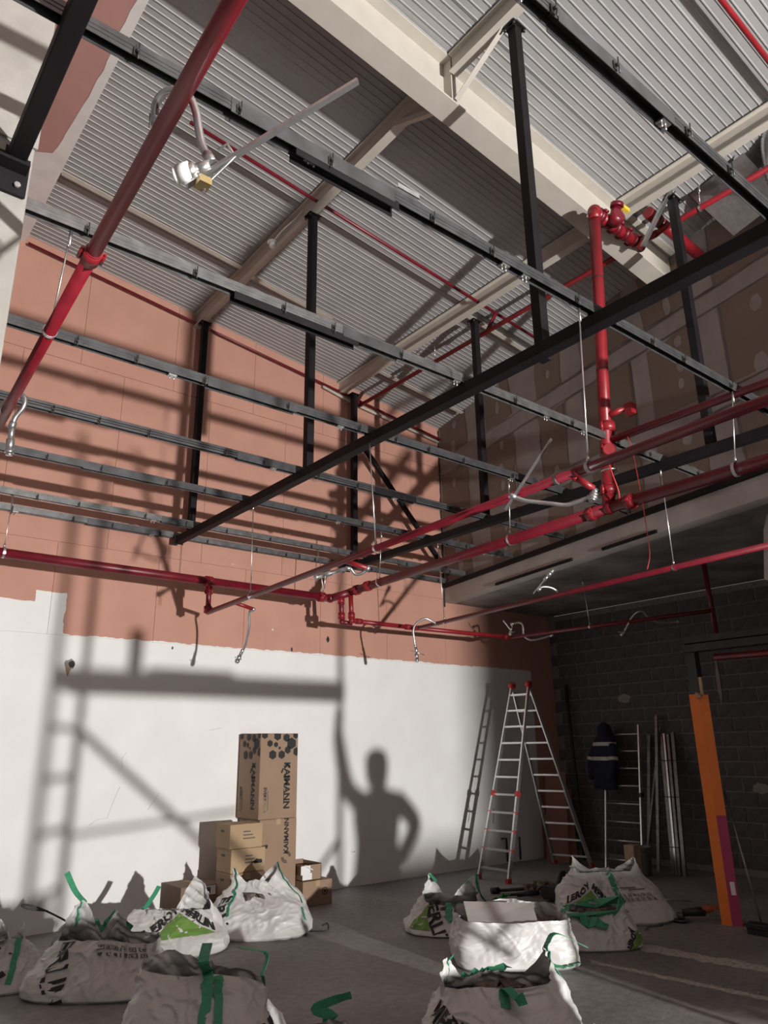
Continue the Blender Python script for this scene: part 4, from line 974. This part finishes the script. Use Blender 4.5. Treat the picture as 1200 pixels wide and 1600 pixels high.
    def logo(s, deg, t0, w, tilt=0., left=True, right=True):
        """LEROY / MERLIN along the two slopes of the green triangle"""
        ct, st = math.cos(tilt), math.sin(tilt); rot = lambda x, y: (x * ct - y * st, x * st + y * ct)
        hh = w * .78; s.tri([rot(-w, 0), rot(w, 0), rot(0, hh)], deg, t0)
        an = math.atan2(hh, w); sz = w * .43
        nx, ny = -math.sin(an), math.cos(an)
        if left:
            x, y = rot(-w / 2 + nx * sz * .48, hh / 2 + ny * sz * .48); s.ink('LEROY', sz, deg, t0, an + tilt, bold=.004, dx=x, dy=y)
        if right:
            x, y = rot(w / 2 - nx * sz * .48, hh / 2 + ny * sz * .48); s.ink('MERLIN', sz * .88, deg, t0, -an + tilt, bold=.004, dx=x, dy=y)
        return s
    def pictograms(s, deg, t0, w=.28, rows=2, seed=1):
        r = random.Random(seed); bm = B(); th0 = math.radians(deg); c0 = s.at(th0, t0); R_ = max(.15, math.hypot(c0.x - s.c.x, c0.y - s.c.y)); H = s.rim(th0)
        def q(x, y):
            th = th0 + x / R_; t = min(.98, max(.02, t0 + y / H)); return bm.verts.new(s.at(th, t) + s.nrm(th, t) * .009)
        def rect(x, y, a, b): bm.faces.new((q(x, y), q(x + a, y), q(x + a, y + b), q(x, y + b)))
        for j in range(rows):
            for i in range(6):
                x, y = -w / 2 + i * w / 6, -j * .036
                k = r.random()
                if k < .6:
                    rect(x, y, .024, .003); rect(x, y + .022, .024, .003); rect(x, y, .003, .024); rect(x + .021, y, .003, .024); rect(x + .008, y + .008, .008, .009)
                else: rect(x + .004, y + .004, .016, .016)
        for j in range(2): rect(-w / 2, .05 + j * .016, w * (.9 - .2 * j), .007)
        obj('pictogram_print', bm, 'print_grey', s.t); return s

b = Bag('white rubble bag at the far left edge with a dark strap', (1.74, 7.08), .36, .30, .32, -39, (.05, .02), .55, .1, 3, ((100, .14, 40, .3), (-20, .12, 30, .2)), 1, 1.2, q=0.6).skin().fill(.7)
b.strap([(-92, .2, .0), (-90, .6, .01), (-84, .95, .02)], .045).ink('MERLIN', .13, -150, .45, 1.2, bold=.003)
b.strap([(-100, .38, .02), (-112, .2, .04)], .05, m='print_black', name='handle_loop')
b = Bag('big crumpled white rubble bag in the left foreground, lying in shade', (2.36, 6.42), .54, .36, .34, -34, (.0, .05), .72, .14, 3, ((112, .28, 24, .2), (48, .18, 15, .0), (-60, -.04, 40)), 2, 1.35, q=0.55).skin().fill(.72)
b.strap([(112, .7, .0), (112, .98, .01)], .055, [(-.20, .30, .66), (-.27, .34, .80)]).strap([(95, .9, .02), (70, .95, .04), (45, .9, .05)], .06, [(.22, .12, .36)])
b.ink('ERLIN', .14, -168, .5, -1.25, bold=.004).pictograms(-96, .84, .19, 2, 4)
b = Bag('white rubble bag with a printed green triangle facing the camera, left of the cartons', (3.22, 7.24), .52, .36, .31, -36, (.04, .06), .72, .12, 3, ((8, .30, 24, .1), (150, .02, 60)), 3, 1.15, q=0.75).skin().fill(.7)
b.strap([(130, .55, .0), (118, .85, .0), (108, .98, .02)], .06, [(-.08, .24, .42), (-.04, .22, .50)]).logo(-104, .42, .20, .10)
b = Bag('white rubble bag tied up to two strapped points in front of the tall cartons', (4.20, 7.26), .48, .42, .44, -36, (-.05, .10), .34, .14, 2.6, ((150, .18, 26, -.4), (-5, .18, 24, -.5), (-118, .03, 40, .1)), 4, 1.2, q=0.6).skin().fill(.72)
b.strap([(-168, .38, .0), (-176, .65, .0), (-190, .9, .0), (-200, 1., .0)], .06).strap([(-22, .42, .0), (-14, .8, .0), (-5, 1., .0)], .05).strap([(-48, .25, .0), (-42, .45, .0)], .05).ink('ERLI', .13, -178, .42, -1.0, bold=.004).tri([(-.09, 0), (.09, 0), (.0, .16)], -188, .18)
b = Bag('large upright white rubble bag with a long green strap at the bottom edge', (2.44, 4.86), .48, .36, .38, -36, (.0, .06), .82, .08, 3.5, ((95, .12, 40, .0), (160, .04, 30, .0), (-35, -.10, 36)), 5, 1.15, q=0.7).skin().fill(.7)
b.strap([(-122, .05, .0), (-121, .4, .0), (-120, .75, .005), (-119, 1., .01)], .065, [(-.12, -.16, .50), (-.02, .0, .56)]).strap([(-109, .1, .01), (-107, .7, .01), (-106, .96, .02)], .05)
b.strap([(-12, .9, .0), (-5, 1., .01)], .045, [(.40, -.02, .44), (.30, .18, .46)]).ink('OY MER', .14, -70, .3, .3, bold=.004)
b = Bag('white rubble bag barely showing at the bottom edge, with a green strap', (2.58, 3.66), .32, .26, .30, -36, (.0, .0), .7, .1, 3, ((51, .05, 40, .0),), 6, 1.1, q=0.5).skin().fill(.75)
b.strap([(70, .9, .0), (62, 1., .02)], .05, [(-.03, .16, .40), (.06, .10, .44), (.13, .05, .46)])
b = Bag('open white rubble bag with green loops in the middle of the floor', (5.72, 6.08), .47, .40, .25, -36, (.05, .08), .72, .13, 2.8, ((100, .24, 20, .1), (5, .20, 26, .0), (-125, -.05, 40)), 7, 1.25, q=0.45).skin().fill(.8)
b.strap([(96, .85, .0), (100, 1., .01)], .045, [(-.02, .22, .40)]).strap([(-15, .6, .0), (-4, .9, .01), (4, 1., .02)], .05, [(.26, .12, .36)]).strap([(-136, .45, .02), (-139, .8, .03), (-140, .98, .03)], .06)
b.strap([(-126, .3, .0), (-122, .75, .02), (-114, .98, .04)], .055).tri([(-.11, 0), (.11, 0), (.0, .18)], -176, .22).ink('MERLIN', .12, -160, .52, -1.1, bold=.004)
b.strap([(-95, .5, .05)] * 2 + [(-80, .3, .2), (-66, .12, .32)], .035)
b = Bag('square white rubble bag with a grey board lying in its open top', (5.30, 4.92), .50, .38, .36, -37, (.0, .0), .95, .05, 6, ((51, .04, 50), (-129, -.02, 40)), 8, .85).skin().fill(.80)
bm = B(); ux_, uy_ = V(.79, -.61, 0), V(.61, .79, 0); f = bm.faces.new([bm.verts.new(b.c + ux_ * x + uy_ * y + V(0, 0, z)) for x, y, z in ((-.40, -.30, .325), (.18, -.30, .315), (.20, .05, .42), (-.40, .06, .44))]); bmesh.ops.solidify(bm, geom=[f], thickness=.012); tag(obj('grey_board', bm, 'joint_fill'), 'pale grey board lying across the square rubble bag', 'board')
b.strap([(-95, .14, .01), (-85, .12, .03), (-75, .17, .02)], .06)
b = Bag('white rubble bag with green straps at the bottom edge, right of centre', (3.93, 3.78), .47, .38, .29, -38, (.0, .05), .8, .1, 3, ((120, .14, 16, .1), (-25, .20, 22, .0), (51, .04, 20)), 9, 1.25, q=0.4).skin().fill(.78)
b.strap([(112, .55, .0), (114, .95, .01)], .055, [(-.16, .26, .42)]).strap([(95, 1., .01), (70, 1., .02), (45, .98, .02), (25, 1., .02)], .05).strap([(-30, .5, .0), (-28, .85, .0), (-26, 1., .01)], .055, [(.42, -.14, .53), (.60, -.24, .44)]).strap([(-125, .7, .0), (-120, .95, .02), (-105, .8, .14)], .06).ink('MERLIN', .12, -175, .4, -.3, bold=.004)
b = Bag('low white rubble bag full of debris between the square bag and the rear one', (6.26, 4.78), .36, .32, .27, -34, (.05, .04), .78, .14, 3, ((-40, .12, 26, .0), (80, .03, 40)), 10, 1.15, q=0.35).skin().fill(.85)
b.strap([(160, .95, .01), (-175, .9, .02), (-145, .75, .03), (-115, .6, .01)], .085).logo(-72, .14, .13, .3, True, False).strap([(-30, .95, .0), (-34, .6, .02)], .06)
b = Bag('large white rubble bag at the rear right with black lettering and green strap', (7.30, 5.32), .57, .44, .44, -36, (-.03, .05), .62, .12, 3, ((125, .16, 26, .05), (-20, .14, 26, .0), (51, .02, 30)), 11, 1.15, q=0.7).skin().fill(.78)
b.strap([(-122, .45, .0), (-122, .7, .0), (-122, .96, .01)], .06).logo(-166, .30, .20, -.1, True, True).pictograms(-94, .52, .22, 2, 7)
# ================================================================== SMALL THINGS ON THE FLOOR
t = thing('angle_grinder', 'orange and black angle grinder lying by the rear right bag', 'tool', (7.7, 4.62, 0))
bm = B(); cyl(bm, (7.78, 4.56, .10), (7.62, 4.70, .09), .045, 12, .035); obj('motor_body', bm, 'black_tool', t)
bm = B(); cyl(bm, (7.84, 4.50, .13), (7.76, 4.57, .11), .035, 12); box(bm, (7.74, 4.5, .12), (7.9, 4.54, .15), Matrix.Rotation(-.7, 3, 'Z')); obj('handle', bm, 'orange_dull', t)
bm = B(); cyl(bm, (7.60, 4.72, .03), (7.60, 4.72, .09), .035, 12); cyl(bm, (7.60, 4.72, .02), (7.60, 4.72, .03), .08, 18); obj('disc', bm, 'galv_dark', t)
bm = B(); tube(bm, curve([(7.62, 4.68, .06), (7.45, 4.85, .012), (7.3, 4.75, .01), (7.15, 4.8, .01), (7.0, 4.75, .01)], 6), .006, 6); obj('power_cord', bm, 'galv', t)
bm = B(); cyl(bm, (7.85, 4.72, .16), (7.45, 5.05, .2), .008, 6); tag(obj('thin_rod', bm, 'zinc'), 'thin pale rod behind the grinder, ending at the rear right bag', 'rod')
t = thing('power_drill', 'black power tool lying on the floor left of the rear right bag', 'tool', (7.62, 6.3, 0))
bm = B(); box(bm, (7.42, 6.15, .02), (7.82, 6.42, .16)); bmesh.ops.bevel(bm, geom=bm.edges[:], offset=.03, segments=2, affect='EDGES'); obj('body', bm, 'black_tool', t)
bm = B(); cyl(bm, (7.46, 6.45, .08), (7.26, 6.62, .06), .03, 10); cyl(bm, (7.30, 6.58, .06), (7.18, 6.68, .06), .015, 8); obj('chuck', bm, 'black_tool', t)
bm = B(); tube(bm, curve([(7.5, 6.2, .16), (7.55, 6.2, .27), (7.7, 6.25, .28), (7.8, 6.3, .16)], 6), .03, 8); obj('grip', bm, 'black_tool', t, smooth=True)
bm = B(); cyl(bm, (7.35, 7.10, .03), (8.15, 6.62, .05), .02, 8); cyl(bm, (7.33, 7.11, .03), (7.42, 7.06, .03), .04, 8); tag(obj('black_pole', bm, 'black_tool'), 'black pole lying on the floor behind the black power tool', 'pole')
bm = B(); r = random.Random(6)
for k in range(10):
    c = V(7.75 + r.uniform(-.2, .25), 6.65 + r.uniform(-.12, .15), .05); vs = [bm.verts.new(c + V(r.uniform(-.1, .1), r.uniform(-.1, .1), r.uniform(-.05, .09))) for _ in range(8)]; bmesh.ops.convex_hull(bm, input=vs)
tag(obj('debris_heap', bm, 'rubble'), 'small dark heap of debris by the black pole', 'debris')
bm = B(); r = random.Random(16); g = [[bm.verts.new(V(6.9 + .28 * i / 4 + r.uniform(-.02, .02), 6.72 - .16 * j / 3 + .06 * i / 4, .02 + .10 * abs(math.sin(i * 1.3 + j)) * (j / 3))) for j in range(4)] for i in range(5)]
for i in range(4):
    for j in range(3): bm.faces.new((g[i][j], g[i + 1][j], g[i + 1][j + 1], g[i][j + 1]))
bmesh.ops.solidify(bm, geom=bm.faces[:], thickness=.004); tag(obj('green_sheet', bm, 'green_scrap'), 'crumpled bright green plastic scrap on the floor before the stepladder', 'scrap')
bm = B(); tube(bm, curve([(4.52, 6.95, .012), (4.60, 6.85, .012), (4.68, 6.80, .02), (4.70, 6.84, .07), (4.66, 6.87, .05)], 6), .008, 6); tag(obj('bent_hook', bm, 'black_tool'), 'small bent dark hook on the floor right of the tied bag', 'hook')
for (x, y, z, s, lab) in ((9.85, 6.62, .15, .15, 'grey paint bucket behind the rear right bag'), (9.55, 6.55, .15, .13, 'pale block of wood behind the rear right bag')):
    if 'bucket' in lab:
        t = thing('paint_bucket', lab, 'bucket', (x, y, 0)); bm = B(); cyl(bm, (x, y, 0), (x, y, .36), s * .8, 18, s, cap=False); cyl(bm, (x, y, 0), (x, y, .01), s * .8, 18); obj('shell', bm, 'galv', t)
        bm = B(); cyl(bm, (x, y, .33), (x, y, .37), s * 1.05, 18, cap=False); obj('rim', bm, 'galv', t)
    else:
        bm = B(); box(bm, (x - .08, y - .08, 0), (x + .08, y + .08, .42)); bmesh.ops.bevel(bm, geom=bm.edges[:], offset=.008, segments=1, affect='EDGES'); tag(obj('wood_block', bm, 'wood'), lab, 'block')
t = thing('dark_bundle', 'dark bundle with thin wire between the two bags at far left', 'bundle', (2.35, 7.35, 0))
bm = B(); r = random.Random(21); vs = [bm.verts.new(V(2.4 + r.uniform(-.25, .25), 7.3 + r.uniform(-.15, .15), r.uniform(0, .24))) for _ in range(26)]; bmesh.ops.convex_hull(bm, input=vs); obj('bundle', bm, 'black_tool', t)
bm = B(); tube(bm, curve([(2.5, 7.25, .2), (2.3, 7.35, .34), (2.08, 7.4, .46), (1.95, 7.4, .50), (1.98, 7.38, .47), (2.15, 7.36, .43)], 6), .008, 6); obj('wire', bm, 'black_tool', t)
# crumbs and dust ridges on the floor
bm = B(); r = random.Random(77)
def crumb(x, y, s):
    vs = [bm.verts.new((x + r.uniform(-s, s), y + r.uniform(-s, s), r.uniform(0, s * .9))) for _ in range(5)]
    try: bmesh.ops.convex_hull(bm, input=vs)
    except Exception: pass
for k in range(900):
    f = r.random(); x, y = 6.45 + .28 * f + r.gauss(0, .05), 4.6 - 2.6 * f; crumb(x, y, r.uniform(.003, .012))
for k in range(700):
    f = r.random(); x, y = 5.75 + .2 * f + r.gauss(0, .04), 4.45 - 2.3 * f; crumb(x, y, r.uniform(.003, .01))
for k in range(420): crumb(8.15 + r.gauss(0, .15), 4.3 + r.gauss(0, .25), r.uniform(.003, .014))
for k in range(260): crumb(r.uniform(3.5, 9), r.uniform(3.5, 8.3), r.uniform(.002, .01))
for k in range(900):
    f = r.random(); crumb(6.5 + .28 * f + r.gauss(0, .12), 4.6 - 2.8 * f, r.uniform(.002, .006))
o = obj('floor_crumbs', bm, 'crumb', kind='stuff'); tag(o, 'pale dust and plaster crumbs strewn in lines over the floor', 'debris')

for (x0, y0, x1, y1, w_, lab) in ((6.42, 4.62, 6.80, 1.6, .13, 'wide pale dust streak with tread marks running past the low debris bag'), (5.72, 4.45, 6.0, 1.6, .05, 'narrow pale dust streak beside the wide one')):
    bm = B(); r = random.Random(int(w_ * 100)); prev = None; n = 60
    for i in range(n + 1):
        f = i / n; x, y = x0 + (x1 - x0) * f, y0 + (y1 - y0) * f; a_, b_ = w_ * r.uniform(.5, 1.1), w_ * r.uniform(.5, 1.1)
        cur = (bm.verts.new((x - a_, y - .06 * r.random(), .0015)), bm.verts.new((x + b_ * .2, y, .006)), bm.verts.new((x + b_, y + .06 * r.random(), .0015)))
        if prev: bm.faces.new((prev[0], prev[1], cur[1], cur[0])); bm.faces.new((prev[1], prev[2], cur[2], cur[1]))
        prev = cur
    o = obj('dust_streak', bm, 'crumb'); tag(o, lab, 'dust'); o['kind'] = 'stuff'
# ================================================================== SCAFFOLD AND PERSON OUTSIDE THE FRAME (their shadows fall on the back wall)
t = thing('scaffold_tower', 'steel scaffold tower with plank deck standing to the right of the camera', 'scaffold', (3.9, .55, 0))
def sc_tube(nm, p, q, r=.024): bm = B(); cyl(bm, p, q, r, 10); obj(nm, bm, 'scaffold', t)
PA, PB, PC, PD = (2.965, .20), (3.077, .90), (4.763, .20), (4.878, .90)
for p in (PA, PB): sc_tube('standard', (*p, 0), (*p, 3.4))
for p in (PC, PD): sc_tube('standard', (*p, 0), (*p, 3.4), .022)
for z in (.46, .73, .99, 1.28, 1.54, 1.79): sc_tube('rung', (*PA, z), (*PB, z), .018)
for z in (2.3, 2.9): sc_tube('rung', (*PC, z), (*PD, z), .018)
sc_tube('diagonal', (3.08, .9, 1.79), (4.55, .9, .58), .024); sc_tube('diagonal', (4.88, .9, 1.09), (4.45, .9, .64), .02)
sc_tube('ledger', (3.08, .9, 1.24), (4.1, .9, 1.31), .014)
bm = B(); box(bm, (2.97, .2, 1.985), (4.80, .53, 2.09)); obj('deck_plank', bm, 'wood', t)
bm = B(); box(bm, (3.0, .55, 1.985), (4.86, .9, 2.09)); obj('deck_plank', bm, 'wood', t)
bm = B(); cyl(bm, (3.37, .6, 2.09), (3.37, .6, 2.35), .045, 14); tag(obj('paint_can', bm, 'galv'), 'slim can standing on the scaffold deck', 'can')
bm = B(); box(bm, (3.45, .45, 2.092), (4.0, .75, 2.13)); tag(obj('tool_box', bm, 'dark_frame'), 'flat dark tool case on the scaffold deck', 'box')
def person():
    t = thing('person', 'person in a long coat, one hand on the scaffold post and one on the hip', 'person', (5.13, .52, 0))
    t.scale = (.95, .95, .95)
    me = bpy.data.meshes.new('body')
    J = {'pelvis': (0, 0, .95), 'spine': (0, 0, 1.15), 'chest': (0, 0, 1.34), 'neck': (0, 0, 1.47), 'head0': (0, 0, 1.56), 'head1': (0, -.01, 1.68),
         'sl': (-.17, 0, 1.40), 'el': (-.27, .04, 1.52), 'wl': (-.335, .1, 1.86), 'hl': (-.335, .13, 1.95), 'sr': (.17, 0, 1.40), 'er': (.34, -.02, 1.22), 'wr': (.20, -.06, 1.03), 'hr': (.14, -.06, 1.0),
         'jl': (-.09, 0, .9), 'kl': (-.10, -.01, .5), 'al': (-.10, .02, .09), 'fl': (-.11, -.14, .035), 'jr': (.09, 0, .9), 'kr': (.10, -.01, .5), 'ar': (.11, .02, .09), 'fr': (.12, -.14, .035)}
    Rr = {'pelvis': .15, 'spine': .13, 'chest': .15, 'neck': .055, 'head0': .085, 'head1': .09, 'sl': .07, 'el': .05, 'wl': .034, 'hl': .035, 'sr': .07, 'er': .05, 'wr': .034, 'hr': .04, 'jl': .09, 'kl': .06, 'al': .042, 'fl': .04, 'jr': .09, 'kr': .06, 'ar': .042, 'fr': .04}
    E_ = [('pelvis', 'spine'), ('spine', 'chest'), ('chest', 'neck'), ('neck', 'head0'), ('head0', 'head1'), ('chest', 'sl'), ('sl', 'el'), ('el', 'wl'), ('wl', 'hl'), ('chest', 'sr'), ('sr', 'er'), ('er', 'wr'), ('wr', 'hr'), ('pelvis', 'jl'), ('jl', 'kl'), ('kl', 'al'), ('al', 'fl'), ('pelvis', 'jr'), ('jr', 'kr'), ('kr', 'ar'), ('ar', 'fr')]
    ks = list(J); me.from_pydata([Vector(J[k]) for k in ks], [(ks.index(a), ks.index(b)) for a, b in E_], [])
    o = bpy.data.objects.new('body', me); COL.objects.link(o); o.parent = t
    sk = o.modifiers.new('skin', 'SKIN'); sub = o.modifiers.new('subd', 'SUBSURF'); sub.levels = 1; sub.render_levels = 1
    for i, k in enumerate(ks):
        me.skin_vertices[0].data[i].radius = (Rr[k], Rr[k]); me.skin_vertices[0].data[i].use_root = (k == 'pelvis')
    me.materials.append(M['skin'])
    def shell(nm, prof, m):
        bm = B(); rows = []
        for z, rx, ry in prof: rows.append([bm.verts.new((math.cos(a) * rx * (1 + .04 * math.sin(a * 5)), math.sin(a) * ry, z)) for a in [2 * math.pi * k / 24 for k in range(24)]])
        for a, b in zip(rows, rows[1:]):
            for k in range(24): bm.faces.new((a[k], a[(k + 1) % 24], b[(k + 1) % 24], b[k]))
        obj(nm, bm, m, t, local=True, smooth=True)
    shell('coat', [(.42, .27, .2), (.6, .26, .19), (.8, .235, .18), (.98, .20, .165), (1.12, .185, .155), (1.3, .21, .16), (1.41, .19, .13), (1.47, .08, .08)], 'coat')
    shell('hair', [(1.50, .085, .08), (1.58, .10, .11), (1.68, .105, .12), (1.74, .07, .08), (1.757, .01, .01)], 'coat')
    for s, ch in ((-1, ('sl', 'el', 'wl')), (1, ('sr', 'er', 'wr'))):
        bm = B(); tube(bm, curve([J[k] for k in ch], 6), .06, 12, rr=lambda i: .082 - .0028 * i); obj('coat_sleeve', bm, 'coat', t, local=True, smooth=True)
    for side, h, d in (('hl', V(-.335, .13, 1.95), V(0, 0, 1)), ('hr', V(.14, -.06, 1.0), V(-1, 0, -.3))):
        for k in range(4):
            a = h + V(.012 * (k - 1.5), .012 * (k - 1.5), 0); bm = B(); tube(bm, [a, a + d * .045, a + d * (.075 - .006 * abs(k - 1)) + V(.012, .02, 0)], .009, 6); obj('finger', bm, 'skin', t, local=True, smooth=True)
        bm = B(); tube(bm, [h + V(.02, -.02, -.02), h + V(.045, -.02, .02), h + V(.05, 0, .045)], .01, 6); obj('thumb', bm, 'skin', t, local=True, smooth=True)
    for s in (-1, 1):
        bm = B(); bmesh.ops.create_uvsphere(bm, u_segments=8, v_segments=6, radius=.011, matrix=Matrix.Translation((.032 * s, -.095, 1.64))); obj('eye', bm, 'paper', t, local=True)
        bm = B(); box(bm, (.1 * s - .05, -.19, 0), (.1 * s + .05, .09, .09)); bmesh.ops.bevel(bm, geom=bm.edges[:], offset=.03, segments=2, affect='EDGES'); obj('shoe', bm, 'black_tool', t, local=True)
    bm = B(); cyl(bm, (0, -.09, 1.60), (0, -.12, 1.595), .016, 8, .012); obj('nose', bm, 'skin', t, local=True)
person()

# unseen plasterboard pallet, added to shade the rear right bags
t = thing('shade_pallet', 'added unseen pallet of plasterboard far behind the camera, shading the right side', 'pallet', (4.9, -4.55, 0))
bm = B(); box(bm, (4.20, -4.95, .12), (5.6, -4.15, 1.36)); obj('board_stack', bm, 'pink_board', t)
for y in (-4.88, -4.55, -4.22):
    bm = B(); box(bm, (4.20, y - .05, 0), (5.6, y + .05, .12)); obj('skid', bm, 'wood', t)

# out-of-view timber stacks, added to shade the left bags and floor
for lab, x0, x1, h_ in (('tall added stack of timber planks out of view, shading the left foreground bags', 2.35, 3.02, .90), ('low added stack of timber planks out of view, shading the middle of the floor', 3.10, 4.06, .63)):
    t = thing('shade_plank_stack', lab, 'planks', ((x0 + x1) / 2, 1.06, 0)); z = 0.; r = random.Random(int(h_ * 100))
    while z < h_ - .01:
        for k in range(2):
            bm = B(); box(bm, (x0 + r.uniform(0, .02), 0.95 + .115 * k, z), (x1 - r.uniform(0, .02), 1.06 + .115 * k, z + .044)); obj('plank', bm, 'wood', t)
        z += .046
